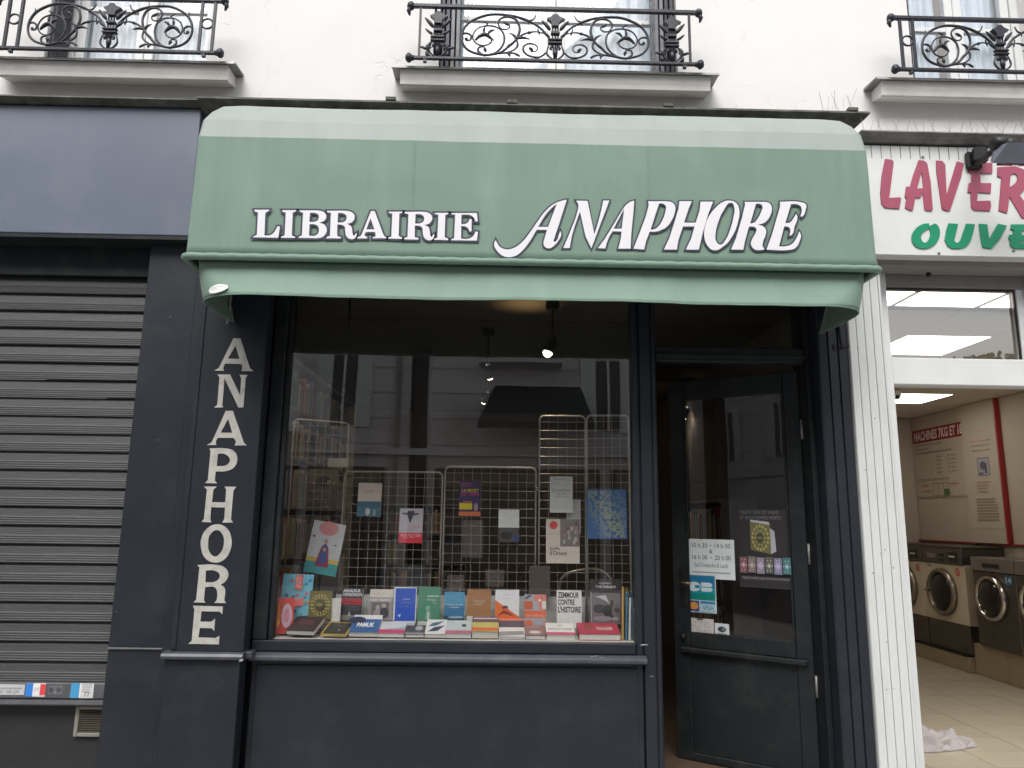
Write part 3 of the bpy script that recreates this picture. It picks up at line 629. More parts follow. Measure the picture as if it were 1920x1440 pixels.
for k in range(len(rings)-1):
    for i in range(n-1):
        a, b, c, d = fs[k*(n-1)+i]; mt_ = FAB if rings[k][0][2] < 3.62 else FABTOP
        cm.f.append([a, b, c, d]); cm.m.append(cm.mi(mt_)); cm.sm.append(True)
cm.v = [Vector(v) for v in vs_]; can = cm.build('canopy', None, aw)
can.data.set_sharp_from_angle(angle=R(13))
so2 = can.modifiers.new('s', 'SOLIDIFY'); so2.thickness = .002; so2.offset = -1
for sx in (-.485, .80):
    g = MB(); zz = [3.0+.026*i for i in range(25)]; dd = lambda x, z: cdis(x, z)*(.5 if 2.98 < z < 3.34 else 1)
    vs3 = [(sx+o_, -.6072-.0022-dd(sx, z)-.001*(z < 3.3), z) for z in zz for o_ in (-.004, .004)]
    g.add(vs3, [(2*i, 2*i+1, 2*i+3, 2*i+2) for i in range(len(zz)-1)]); g.build('seam', FAB, aw)
# hem roll at the lower edge: a scalloped tube
hp = []; hr = []
base = ring(-.002, -.618, 2.938, 360)
for x, y, z in base:
    ph = abs(math.sin(x*math.pi/.105)); hp.append((x, y, z-.0015*(1-ph))); hr.append(.0175+.002*ph+.001*random.random())
MB().tube(hp, hr, 10).build('hem_roll', FAB, aw)
MB().tube([(x, y, z) for x, y, z in ring(.04, -.57, 2.955, 40)], .014, 6).build('frame_tube', BLACKM, aw)
# valance: hangs inside the hem, kicks outwards at its lower edge, rounded back corners
def vring(t):
    z = 2.935-.215*t; yf = -.580-.062*t*t; ins = .05+.018*t; rr = .05+.15*t*t
    xl, xr = XL+ins, XR-ins; pts = []; yb = -.10
    for i in range(8): q = i/7; pts.append((xl+.05*(1-q)**2*t, yb+(yf+rr-yb)*q, z-.03*t*(1-q)*.4))
    for i in range(1, 10): a = i/10*math.pi/2; pts.append((xl+(rr*1.25)-rr*1.25*math.cos(a), yf+rr-rr*math.sin(a), z))
    for i in range(121): pts.append((xl+rr*1.25+(xr-xl-2.5*rr)*i/120, yf, z))
    for i in range(1, 10): a = math.pi/2*(1-i/10); pts.append((xr-rr*1.25+rr*1.25*math.cos(a), yf+rr-rr*math.sin(a), z))
    for i in range(8): q = 1-i/7; pts.append((xr-.05*(1-q)**2*t, yb+(yf+rr-yb)*q, z-.03*t*(1-q)*.4))
    return pts
rg = [vring(i/9) for i in range(10)]; n = len(rg[0]); vs_ = []
for k, r_ in enumerate(rg):
    for x, y, z in r_:
        t = k/9; d = (.006*math.sin(x*4.1)+.004*math.sin(x*9.7+1)+.002*math.sin(x*23))*t
        vs_.append((x, y-d, z+.003*math.sin(x*3.3)*t))
va = MB().add(vs_, [(k*n+i, k*n+i+1, (k+1)*n+i+1, (k+1)*n+i) for k in range(9) for i in range(n-1)], smooth=True).build('valance', FAB, aw)
so2 = va.modifiers.new('s', 'SOLIDIFY'); so2.thickness = .002
MB().tube([(x, y-.001, z) for x, y, z in [(a[0], a[1]-(.006*math.sin(a[0]*4.1)+.004*math.sin(a[0]*9.7+1)+.002*math.sin(a[0]*23)), a[2]+.003*math.sin(a[0]*3.3)) for a in rg[-1]]], .0032, 5).build('valance_binding', FAB, aw)
YL = -.6155
f1_ = lambda X, Y: at(460+X/8, 380+Y/8, YL); f2_ = lambda X, Y: at(680+X/8, 380+Y/8, YL)
f3_ = lambda X, Y: at(910+X/9.143, 360+Y/9.143, YL); f4_ = lambda X, Y: at(1100+X/9.143, 360+Y/9.143, YL); f5_ = lambda X, Y: at(1310+X/9.143, 360+Y/9.143, YL)
Lr = [(1225, 125), (1480, 122), (1560, 132, s), (1625, 170, s), (1640, 225, s), (1615, 280, s), (1570, 310, s), (1520, 318), (1580, 350, s), (1605, 420, s), (1615, 480, s), (1632, 497, s), (1650, 470), (1672, 455), (1660, 515, s), (1620, 548, s), (1570, 545, s), (1520, 510, s), (1500, 430, s), (1490, 360, s), (1450, 335, s), (1380, 330), (1378, 495), (1390, 508), (1435, 515), (1430, 538), (1215, 535), (1225, 515), (1270, 500), (1285, 155), (1230, 145)]
Lrh = [(1390, 160), (1450, 158, s), (1508, 185, s), (1520, 230, s), (1500, 275, s), (1450, 298, s), (1385, 298)]
Li = [(390, 138), (598, 138), (590, 155), (550, 168), (540, 500), (590, 525), (590, 545), (382, 540), (385, 525), (430, 512), (445, 165), (395, 155)]
sh = lambda c, dx, dy: [(q[0]+dx, q[1]+dy, *q[2:]) for q in c]
WORD1 = [('L', f1_, [[(135, 108), (360, 108), (342, 135), (300, 150), (288, 495), (370, 490, s), (430, 450, s), (468, 385, s), (485, 355), (520, 358), (495, 528), (115, 520), (125, 505), (165, 490), (175, 480), (192, 150), (140, 130)]]),
 ('I', f1_, [[(550, 115), (765, 115), (755, 135), (712, 150), (698, 490), (710, 500), (748, 515), (748, 530), (535, 528), (540, 510), (580, 498), (592, 485), (608, 150), (560, 138)]]),
 ('B', f1_, [[(810, 118), (1080, 118), (1150, 130, s), (1200, 165, s), (1215, 210, s), (1190, 265, s), (1150, 292, s), (1110, 303), (1185, 330, s), (1222, 400, s), (1205, 470, s), (1150, 520, s), (1070, 535), (800, 528), (805, 510), (850, 495), (868, 155), (820, 135)], [(972, 155), (1050, 157, s), (1095, 180, s), (1105, 215, s), (1085, 265, s), (1040, 288, s), (960, 288)], [(965, 325), (1030, 325, s), (1085, 350, s), (1105, 410, s), (1090, 465, s), (1040, 498, s), (955, 495)]]),
 ('R', f1_, [Lr, Lrh]),
 ('A', f2_, [[(125, 128), (180, 128), (315, 490), (330, 508), (355, 520), (355, 535), (150, 535), (155, 518), (198, 508), (188, 442), (45, 442), (25, 492), (70, 520), (70, 538), (-80, 538), (-78, 522), (-35, 505), (-15, 480)], [(118, 235), (178, 402), (55, 402)]]),
 ('I', f2_, [Li]), ('R', f2_, [sh(Lr, -597, 16), sh(Lrh, -597, 16)]), ('I', f2_, [sh(Li, 690, 18)]),
 ('E', f2_, [[(1328, 158), (1712, 158), (1725, 282), (1690, 282), (1665, 225, s), (1610, 188, s), (1482, 182), (1478, 325), (1540, 320, s), (1585, 290, s), (1602, 250), (1635, 250), (1632, 430), (1602, 432), (1580, 385, s), (1540, 358, s), (1478, 352), (1475, 540), (1570, 545, s), (1650, 510, s), (1697, 432), (1727, 440), (1714, 570), (1328, 565), (1332, 548), (1372, 535), (1388, 182), (1335, 174)]])]
WORD2 = [('A', f3_, [[(1395, 135), (1330, 147, s), (1180, 205, s), (1040, 320, s), (900, 500, s), (760, 700, s), (640, 850, s), (500, 955, s), (370, 985, s), (260, 950, s), (205, 880, s), (178, 822), (150, 900, s), (200, 1010, s), (290, 1090, s), (400, 1118, s), (530, 1090, s), (660, 980, s), (760, 850, s), (880, 650), (1058, 650), (1020, 780, s), (998, 890, s), (1030, 950, s), (1100, 965, s), (1180, 920, s), (1270, 810, s), (1300, 730, s), (1285, 665), (1260, 740, s), (1205, 850, s), (1175, 850, s), (1185, 790, s), (1260, 560)], [(1225, 205), (1160, 255, s), (1050, 370, s), (905, 600), (1075, 600)]]),
 ('N', f4_, [[(-182, 150), (13, 155), (133, 730), (220, 430, s), (268, 230, s), (283, 148), (388, 148), (80, 968), (-20, 760), (-115, 335), (-240, 700, s), (-292, 962), (-402, 962), (-310, 750), (-150, 300, s), (-145, 210, s)]]),
 ('A', f4_, [[(815, 150), (795, 400), (765, 700), (752, 972), (540, 972), (585, 790, s), (598, 680), (440, 675), (360, 830, s), (320, 968), (190, 965), (300, 820), (480, 530), (580, 360, s), (670, 230, s), (740, 175, s)], [(642, 285), (600, 630), (462, 632)]]),
 ('P', f4_, [[(1050, 160), (1370, 162), (1460, 180, s), (1513, 240, s), (1510, 350, s), (1460, 480, s), (1370, 600, s), (1260, 660, s), (1180, 680, s), (1080, 680), (1015, 850), (985, 985), (800, 975), (900, 720), (1010, 430), (1065, 220)], [(1240, 200), (1300, 200, s), (1355, 240, s), (1350, 330, s), (1300, 480, s), (1220, 600, s), (1160, 640, s), (1095, 645)]]),
 ('H', f4_, [[(1590, 160), (1800, 160), (1745, 290), (1668, 528), (1868, 528), (1935, 320), (1950, 168), (2165, 168), (2090, 360), (1990, 700), (1920, 990), (1700, 988), (1790, 800), (1850, 592), (1650, 592), (1570, 830), (1545, 988), (1325, 988), (1420, 780), (1510, 500), (1575, 280)]]),
 ('O', f5_, [[(530, 150, s), (640, 190, s), (695, 320, s), (670, 520, s), (580, 750, s), (440, 920, s), (260, 1000, s), (150, 920, s), (95, 760, s), (110, 590, s), (180, 410, s), (300, 260, s), (420, 170, s)], [(560, 185, s), (610, 270, s), (595, 430, s), (540, 640, s), (460, 820, s), (370, 905, s), (300, 850, s), (290, 700, s), (340, 500, s), (430, 310, s)]]),
 ('R', f5_, [[(785, 172), (1130, 172), (1205, 190, s), (1250, 260, s), (1235, 380, s), (1170, 490, s), (1100, 540, s), (1020, 560), (1100, 590, s), (1150, 650, s), (1145, 740, s), (1100, 860, s), (1095, 930, s), (1130, 985), (1050, 998, s), (960, 985, s), (895, 900, s), (910, 820, s), (980, 690, s), (990, 640, s), (950, 600, s), (860, 595), (790, 850), (765, 990), (555, 988), (640, 790), (740, 450), (795, 210)], [(980, 205), (1045, 205, s), (1090, 240, s), (1070, 340, s), (1000, 470, s), (950, 525, s), (880, 545)]]),
 ('E', f5_, [[(1390, 170), (1740, 175, s), (1835, 215, s), (1830, 310, s), (1800, 395, s), (1760, 430), (1745, 410), (1765, 300, s), (1740, 240, s), (1680, 212, s), (1580, 212), (1483, 535), (1560, 525, s), (1625, 450, s), (1668, 375), (1690, 430, s), (1640, 600, s), (1600, 730, s), (1550, 755), (1570, 660, s), (1550, 610, s), (1465, 590), (1375, 935), (1500, 930, s), (1600, 890, s), (1680, 780, s), (1722, 675), (1750, 740, s), (1730, 840, s), (1660, 960, s), (1580, 990, s), (1160, 990), (1250, 750), (1350, 400), (1395, 250)]])]
for wd, off in ((WORD1, .0112), (WORD2, .0092)):
    for ch, ff, cs in wd:
        v, f = glyph(cs, ff, YL-.002, offset=0); mb = MB(); thick(mb, v, f, .002); o = mb.build('letter', LETTERW, aw); o['label'] = 'white letter '+ch+' on the green awning'
        outline(cs, ff, YL-.0005, off*.9).build('letter_outline', LETTERO, o)
# oval maker's label on the valance
lab = MB(); cc = at(412, 544, -.60)
def vsurf(x, z):
    t = (2.935-z)/.215; yf = -.580-.062*t*t; xl = XL+.05+.018*t; rr = .05+.15*t*t; c_ = 1-(x-xl)/(rr*1.25)
    y = yf if c_ <= 0 else yf+rr-rr*math.sqrt(max(0, 1-min(1, c_)**2))
    return y-.0145
lp = [(cc.x+.054*math.cos(t*math.pi/12), cc.z+.024*math.sin(t*math.pi/12)+.007*math.cos(t*math.pi/12)) for t in range(24)]
lab.add([(x, vsurf(x, z), z) for x, z in lp]+[(cc.x, vsurf(cc.x, cc.z), cc.z)], [(i_, (i_+1) % 24, 24) for i_ in range(24)])
o = lab.build('maker_label', flat((.62, .62, .6)), aw)
A = Art(Vector((cc.x-.03, vsurf(cc.x, cc.z)-.004, cc.z-.006)), Vector((.065, -.006, .006)), Vector((0, 0, .014)), Vector((0, -1, 0))); A.lines(.05, .3, .95, .7, 1, (.25, .25, .25), 0); A.build('print', o)

for px, py, w_, h_, Y in ((1208, 1209, .045, .008, -.0095), (1206, 1243, .03, .012, -.0095), (1222, 1268, .02, .004, -.0095), (1110, 1231, .012, .006, -.046), (1118, 1230, .012, .007, -.046), (1128, 1233, .01, .006, -.046), (452, 1238, .022, .016, -.157), (1660, 1283, .008, .008, -.101)):
    a = at(px, py, Y); MB().add([(a.x-w_/2, a.y, a.z-h_/2), (a.x+w_*.4, a.y, a.z-h_*.3), (a.x+w_/2, a.y, a.z+h_*.4), (a.x, a.y, a.z+h_/2), (a.x-w_*.45, a.y, a.z+h_*.2)], [(0, 1, 2, 3, 4)]).build('paint_chip', flat((.25, .26, .28)), bs)
a = at(1578, 650, -.102); t = MB(); t.tube([a+Vector((-.05, -.004, 0)), a+Vector((0, -.012, .004)), a+Vector((.05, -.004, -.003))], .004, 5); t.box(a.x-.05, a.x-.035, a.y-.008, a.y, a.z-.015, a.z+.012); t.box(a.x-.004, a.x+.008, a.y-.012, a.y, a.z-.012, a.z+.014); t.build('cable_clip', BLACKM, bs)
a = at(1578, 652, -.1); b = at(1558, 573, -.15)
MB().tube([a, a+Vector((-.01, -.01, .12)), Vector((b.x, -.15, b.z+.1)), Vector((b.x+.02, -.15, 2.9))], .006, 6).build('awning_cable', BLACKM, aw)
a = at(425, 600, -.15); MB().tube([(a.x, -.14, a.z-.02), (a.x+.015, -.16, a.z+.09), (a.x+.04, -.2, a.z+.25)], .006, 6).build('awning_cable', ZINC, aw)
# ---------------------------------------------------------------- door
HX, HY = 1.863, .135; ANG = R(35); LW = .855
DU = Vector((-math.cos(ANG), math.sin(ANG), 0)); DN = Vector((-math.sin(ANG), -math.cos(ANG), 0))   # leaf direction from the hinge, outward normal
DM = Matrix((DU, -DN, Vector((0, 0, 1)))).transposed().to_4x4(); DM.translation = Vector((HX, HY, 0))
dr = thing('shop_door', (HX, HY, .12), 'open dark slate shop door with a glazed upper half and stickers', 'door')
def D(name, u0, u1, n0, n1, z0, z1, mt, c=.004, par=None): return MB().box(u0, u1, n0, n1, z0, z1, c=c, M=DM).build(name, mt, par or dr)
zt = 2.53; zb = .125
D('hinge_stile', 0, .095, 0, .045, zb, zt, DARK2); D('lock_stile', LW-.105, LW, 0, .045, zb, zt, DARK2)
D('top_rail', .096, LW-.106, 0, .045, 2.40, zt, DARK2); D('lock_rail', .096, LW-.106, 0, .045, .80, .895, DARK2); D('bottom_rail', .096, LW-.106, 0, .045, zb, .17, DARK2)
D('door_panel', .096, LW-.106, .012, .035, .171, .76, DARK2, .002)
D('rail_moulding', .03, LW-.05, -.028, -.001, .765, .80, DARK2, .008)
D('glass_bead', .096, .108, -.006, -.001, .895, 2.40, DARK2, .002); D('glass_bead', LW-.118, LW-.106, -.006, -.001, .895, 2.40, DARK2, .002)
D('glass_pane', .097, LW-.107, .018, .024, .896, 2.399, GLD, 0)
k = MB().box(LW-.085, LW-.05, -.012, -.001, 1.05, 1.28, c=.003, M=DM); k.build('lock_plate', BLACKM, dr)
k = MB(); k.tube([DM @ Vector((LW-.067, -.01, 1.20)), DM @ Vector((LW-.067, -.05, 1.20)), DM @ Vector((LW-.14, -.055, 1.20))], .008, 8); k.build('handle', mat('worn_brass', (.25, .2, .12), .35, .9), dr)
k = MB().lathe([(.016, -.02), (.018, 0)], DM @ Vector((LW-.06, 0, .86)), 'y', 10); k.build('lock_cylinder', BLACKM, dr)
for zz in (.6, 1.35, 2.1): MB().tube([(HX+.004, HY-.012, zz), (HX+.004, HY-.012, zz+.12)], .009, 8).build('hinge', ZINC, dr)
PG = DM @ Vector((0, .0175, 0))
def dstick(px0, py0, px1, py1, label, fn, col=(.6, .6, .58), name='sticker', cat='sticker'):
    a = atp(px0, py1, PG, DN); b = atp(px1, py1, PG, DN); c = atp(px0, py0, PG, DN)
    Uv = -DU*(abs((b-a).dot(DU))); O = a; Vv = Vector((0, 0, c.z-a.z))
    t = thing(name, O, label, cat)
    if fn is None: return t
    e = DN*.0008
    mb = MB().add([O, O+Uv, O+Uv+Vv, O+Vv, O+e, O+Uv+e, O+Uv+Vv+e, O+Vv+e], [(3, 2, 1, 0), (4, 5, 6, 7), (0, 1, 5, 4), (1, 2, 6, 5), (2, 3, 7, 6), (3, 0, 4, 7)])
    if col: mb.build('sheet', flat(col), t)
    A = Art(O+e, Uv, Vv, DN, .0003); fn(A); A.build('print', t); return t
INK = (.05, .05, .05)
def hours(A):
    A.text('10 h 30', .12, .78, .44, .90, INK); A.rect(.50, .83, .54, .845, INK); A.text('14 h 00', .60, .78, .92, .90, INK); A.text('&', .48, .64, .55, .74, INK)
    A.text('16 h 00', .12, .48, .44, .60, INK); A.rect(.50, .53, .54, .545, INK); A.text('20 h 00', .60, .48, .92, .60, INK)
    A.text('Sauf Dimanche & Lundi', .16, .29, .86, .40, (.15, .15, .15)); A.lines(.12, .1, .9, .16, 1, (.25, .25, .25), 0)
dstick(1289, 1010, 1379, 1083, 'white paper notice of opening hours behind the door glass', hours, (.56, .60, .60), 'opening_hours_notice', 'notice')
def cb(A):
    A.rect(.03, .33, .97, .98, (.01, .13, .26)); A.rect(.03, .33, .97, .55, (.0, .16, .13)); A.rect(.03, .5, .97, .68, (.0, .2, .25))
    W_ = (.45, .52, .55); A.ell(.33, .68, .22, .13, W_); A.rect(.36, .64, .52, .72, (.0, .18, .27)); A.rect(.56, .56, .80, .80, W_); A.ell(.80, .74, .10, .06, W_); A.ell(.80, .62, .10, .06, W_); A.rect(.54, .67, .88, .69, (.0, .18, .27))
    A.rect(.03, .03, .48, .31, (.03, .04, .14)); A.ell(.19, .17, .13, .10, (.42, .05, .03)); A.ell(.32, .17, .13, .10, (.45, .2, .04))
    A.rect(.50, .03, .97, .31, (.3, .42, .47)); A.text('VISA', .58, .08, .92, .2, (.02, .07, .25)); A.rect(.52, .24, .96, .31, (.02, .15, .3))
dstick(1283, 1076, 1344, 1146, 'blue card payment sticker with CB and VISA on the door glass', cb, (.40, .47, .5))
def acs(A): A.text('ACTES', .12, .52, .88, .84, (.3, .27, .25)); A.text('SUD', .4, .14, .92, .46, (.3, .27, .25)); A.rect(.42, .9, .62, 1, (.06, .06, .06))
dstick(1286, 1157, 1339, 1192, 'pale ACTES SUD sticker at the foot of the door glass', acs, (.42, .39, .38))
def ctl(A): A.ell(.5, .66, .3, .17, (.03, .04, .05)); A.ell(.62, .66, .12, .1, (.12, .14, .15)); A.lines(.15, .12, .9, .4, 2, (.2, .21, .22), .1)
dstick(1341, 1168, 1368, 1200, 'small white card logo sticker, rightmost at the foot of the door glass', ctl, (.46, .48, .49))
def pkd(A):
    T = (.16, .16, .16); A.text('PHILIP K. DICK EST VIVANT', .06, .94, .80, .985, T); A.text('ET NOUS SOMMES MORTS !', .06, .87, .85, .915, T)
    A.poly([(.24, .48), (.62, .43), (.62, .80), (.24, .84)], (.13, .12, .05)); A.poly([(.24, .84), (.62, .80), (.60, .84), (.26, .865)], (.38, .38, .4)); A.poly([(.62, .43), (.72, .47), (.70, .72), (.62, .76)], (.33, .33, .36))
    for i in range(16):
        a = i*math.pi/8; A.ell(.43+.15*math.cos(a), .635+.15*math.sin(a), .022, .022, (.34, .30, .10), 6)
    for i in range(10):
        a = i*math.pi/5; A.ell(.43+.09*math.cos(a), .635+.09*math.sin(a), .02, .02, (.25, .24, .12), 6)
    A.ell(.43, .635, .07, .06, (.05, .05, .03)); A.text('UBIK', .38, .62, .48, .65, (.3, .28, .1))
    cols = [(.25, .1, .12), (.24, .2, .17), (.33, .28, .38), (.12, .13, .1), (.28, .26, .42), (.05, .2, .22)]
    for i, c in enumerate(cols):
        u = .02+i*.165; A.rect(u, .18+.01*(i % 2), u+.145, .385+.01*(i % 2), tuple(q*.55+.02 for q in c)); A.ell(u+.072, .285, .055, .05, c, 10); A.ell(u+.072, .285, .028, .025, (.4, .35, .36), 8)
        for a in range(6): A.ell(u+.072+.058*math.cos(a), .285+.075*math.sin(a*1.05), .01, .01, (.4, .38, .35), 5)
    A.text('REDECOUVREZ LES NOUVEAUX MONDES', .08, .11, .96, .14, (.22, .22, .22))
dstick(1388, 955, 1488, 1100, 'dark publisher poster with ornate gold pattern and six small covers behind the door glass', pkd, (.022, .02, .02), 'poster', 'poster')

# ================================================================ BOOKSHOP INTERIOR
struct('bookshop_floor', MB().box(-1.85, 2.1, .16, 6.2, .02, .12), INFLOOR)
struct('bookshop_ceiling', MB().box(-1.85, 2.1, .11, 6.2, 3.08, 3.14), INCEIL)
mb = MB(); mb.box(-1.858, -1.84, .13, 6.2, .12, 3.08); mb.box(2.09, 2.108, .21, 6.2, .12, 3.08); mb.box(-1.84, 2.09, 6.1, 6.2, .12, 3.08); tag(mb.build('bookshop_walls', INWALL), kind='structure')
COLS = [(.45, .42, .36), (.5, .48, .44), (.3, .05, .04), (.06, .1, .22), (.35, .3, .2), (.05, .05, .05), (.5, .45, .3), (.1, .2, .15), (.4, .2, .08), (.55, .54, .5), (.2, .2, .22)]
def bookcase(x0, x1, y0, y1, z0, z1, levels, side, label, bl, fill=1.0):
    t = thing('bookcase', ((x0+x1)/2, (y0+y1)/2, z0), label, 'bookcase')
    B('side_board', x0, x1, y0, y0+.025, z0, z1, SHELFW, t, 0) if side != 'y' else B('side_board', x0, x0+.025, y0, y1, z0, z1, SHELFW, t, 0)
    B('side_board', x0, x1, y1-.025, y1, z0, z1, SHELFW, t, 0) if side != 'y' else B('side_board', x1-.025, x1, y0, y1, z0, z1, SHELFW, t, 0)
    zs = [z0+.05+(z1-z0-.05)*i/levels for i in range(levels+1)]
    for zz in zs:
        if side != 'y': B('shelf', x0, x1, y0+.026, y1-.026, zz, zz+.022, SHELFW, t, 0)
        else: B('shelf', x0+.026, x1-.026, y0, y1, zz, zz+.022, SHELFW, t, 0)
    for i in range(levels):
        q = y0+.04 if side != 'y' else x0+.04; e = y1-.04 if side != 'y' else x1-.04
        run = []
        while q < e-.2:
            wd = random.uniform(.10, .28)
            if random.random() < fill:
                g = MB(); p = q
                hh0 = zs[i+1]-zs[i]-.05
                while p < q+wd:
                    th = random.uniform(.018, .045); hh = hh0*random.uniform(.66, .96); c = random.choice(COLS)
                    if side != 'y': g.box(x0+.02, x1-.03, p, p+th-.002, zs[i]+.023, zs[i]+.023+hh, flat(c))
                    else: g.box(p, p+th-.002, y0+.03, y1-.03, zs[i]+.023, zs[i]+.023+hh, flat(c))
                    p += th
                run.append(g)
            q += wd+.015
        if run:
            G = MB()
            for r_ in run:
                k = len(G.v); G.v += r_.v
                for f, m_ in zip(r_.f, r_.m): G.f.append([k+a for a in f]); G.m.append(G.mi(r_.mats[m_])); G.sm.append(False)
            tag(G.build('book_row', None), bl+', shelf %s' % ['at the bottom', 'second from the bottom', 'third from the bottom', 'fourth from the bottom', 'fifth from the bottom', 'sixth from the bottom', 'seventh from the bottom', 'eighth from the bottom'][i], 'books', 'rows of books on the shop shelves', 'stuff')
bookcase(-1.835, -1.55, .55, 3.6, .12, 2.75, 7, 'x', 'tall pale bookcase along the left wall inside the bookshop', 'row of mixed books in the left wall bookcase')
bookcase(-1.5, -.4, 5.8, 6.09, .12, 1.75, 4, 'y', 'low bookcase against the far wall of the bookshop', 'row of mixed books in the far wall bookcase', .6)
bookcase(1.80, 2.085, 1.6, 3.1, .12, 1.75, 4, 'x', 'low bookcase along the right wall behind the shop door', 'row of mixed books in the low right bookcase')
tag(B('pillar', -.745, -.60, 2.0, 2.12, .12, 3.07, mat('black_brown_post', (.008, .006, .005), .7), None, .004), 'thin dark brown post standing in the middle of the bookshop', 'pillar')
# lamps
def spot(px, py, zt, aim, e, label, r=.032, disc=10):
    p = atz(px, py, zt); t = thing('spotlight', p, label, 'spotlight', 'ceiling spotlights in the bookshop')
    d = (Vector(aim)-p).normalized(); a = d.to_track_quat('Z', 'Y').to_matrix().to_4x4(); a.translation = p
    g = MB(); N = 12; prof = [(r*1.15, .004), (r*1.2, -.02), (r*1.1, -.09), (r*.5, -.12)]
    vs_ = [a @ Vector((q*math.cos(2*math.pi*k/N), q*math.sin(2*math.pi*k/N), h)) for q, h in prof for k in range(N)]
    g.add(vs_, [(i*N+k, i*N+(k+1) % N, (i+1)*N+(k+1) % N, (i+1)*N+k) for i in range(3) for k in range(N)], smooth=True); g.build('lamp_housing', BLACKM, t)
    g = MB(); g.ball(p, r, n=12, sc_=(1, 1, 1)); g.build('bulb', mat('lamp_glow_%d' % disc, (1, .9, .75), emit=(1, .86, .66), estr=disc), t)
    q = a @ Vector((0, 0, -.1)); MB().tube([q, (q.x, q.y, 3.0)], .007, 6).build('stem', BLACKM, t)
    MB().box(q.x-.045, q.x+.045, q.y-.035, q.y+.035, 3.0, 3.06, c=.006).build('track_box', BLACKM, t)
    L = bpy.data.lights.new('spot_light', 'SPOT'); L.energy = e; L.spot_size = R(120); L.spot_blend = .7; L.color = (1, .82, .6); L.shadow_soft_size = .05
    o = bpy.data.objects.new('spot_light', L); COL.objects.link(o); o.parent = t; o.rotation_euler = d.to_track_quat('-Z', 'Y').to_euler(); o.location = d*(r+.02)
    return t
spot(1027, 661, 2.7, (-.3, .12, .9), 14, 'lit spotlight nearest the window, right of centre, under a black track box')
spot(918, 705, 2.7, (.3, 3.6, 1.0), 9, 'lit spotlight further back, near the middle of the shop window')
spot(908, 752, 2.7, (-.8, 4.8, 1.0), 10, 'lit spotlight deepest in the shop, below the middle one', .03)
spot(647, 668, 2.6, (-1.8, 2.5, 1.5), 4, 'small lit spotlight by the left bookcase', .014)
spot(1281, 780, 2.7, (1.6, 5.5, .5), .9, 'lit spotlight seen through the glass of the open door', .045)
L = bpy.data.lights.new('ceiling_spill', 'SPOT'); L.energy = 5; L.spot_size = R(95); L.spot_blend = 1; L.color = (1, .68, .3); L.shadow_soft_size = .05
o = bpy.data.objects.new('ceiling_spill', L); COL.objects.link(o); o.location = (.18, .62, 2.78); o.rotation_euler = (R(180), 0, R(0))
# posters on the right and far walls
def framed(x0, x1, z0, z1, y, label, fn, fc=(.03, .03, .03), bgc=(.2, .19, .17)):
    t = thing('framed_picture', ((x0+x1)/2, y, z0), label, 'picture'); f = MB(); q = .02
    f.box(x0-q, x1+q, y-.012, y, z0-q, z1+q, c=.003); f.build('frame', flat(fc), t)
    A = Art(Vector((x0, y-.0125, z0)), Vector((x1-x0, 0, 0)), Vector((0, 0, z1-z0)), Vector((0, -1, 0))); A.rect(0, 0, 1, 1, bgc); fn(A); A.build('print', t)
def blobs(A):
    for i in range(14): A.ell(random.uniform(.15, .85), random.uniform(.1, .9), random.uniform(.04, .2), random.uniform(.03, .12), random.choice([(.05, .05, .05), (.1, .08, .07), (.14, .12, .1)]), 9)
a = at(1362, 735, 6.05); b = at(1400, 862, 6.05); framed(a.x, b.x, b.z, a.z, 6.09, 'tall dark poster on the far wall, seen through the door glass', blobs, bgc=(.07, .06, .05))
a = at(1290, 815, 6.05); b = at(1340, 872, 6.05); framed(a.x, b.x, b.z, a.z, 6.09, 'dark framed picture on the far wall beside the door spotlight', blobs, bgc=(.05, .045, .04))
a = at(1365, 575, 4.0); b = at(1402, 645, 4.0)
t = thing('hanging_poster', (a.x, 4, b.z), 'dark poster hanging above the door transom inside the shop', 'poster'); MB().box(a.x, b.x, 4.0, 4.02, b.z, a.z).build('board', flat((.03, .03, .03)), t); MB().tube([((a.x+b.x)/2, 4.01, a.z), ((a.x+b.x)/2, 4.01, 3.08)], .004, 5).build('cord', BLACKM, t)
tt = thing('counter_display', (2.0, 2.6, .12), 'pale stacked display boxes seen through the right of the door glass', 'display')
for (x0, y0, x1, y1) in ((1405, 875, 1437, 918), (1440, 868, 1468, 916), (1406, 926, 1436, 985), (1440, 922, 1472, 985)):
    a = at(x0, y0, 2.9); b = at(x1, y1, 2.9); MB().box(a.x, b.x, 2.9, 3.1, b.z, a.z, c=.004).build('panel', flat((.27, .27, .28)), tt)
a = at(1437, 868, 2.95); B('support', a.x-.015, a.x+.02, 2.93, 3.08, .12, a.z-.0, WOODD, tt, 0)
a = at(1262, 880, 4.0); b = at(1310, 935, 4.0)
for i, (x0, y0, x1, y1, c) in enumerate([(1272, 882, 1308, 935, (.45, .4, .33)), (1274, 815, 1300, 860, (.25, .22, .18))]):
    a = at(x0, y0, 4.1); b = at(x1, y1, 4.1); t = thing('display_card', (a.x, 4.1, b.z), ['pale card standing deep in the shop behind the door glass', 'brown card pinned high behind the door spotlight'][i], 'card'); MB().box(a.x, b.x, 4.1, 4.12, b.z, a.z).build('board', flat(c), t)
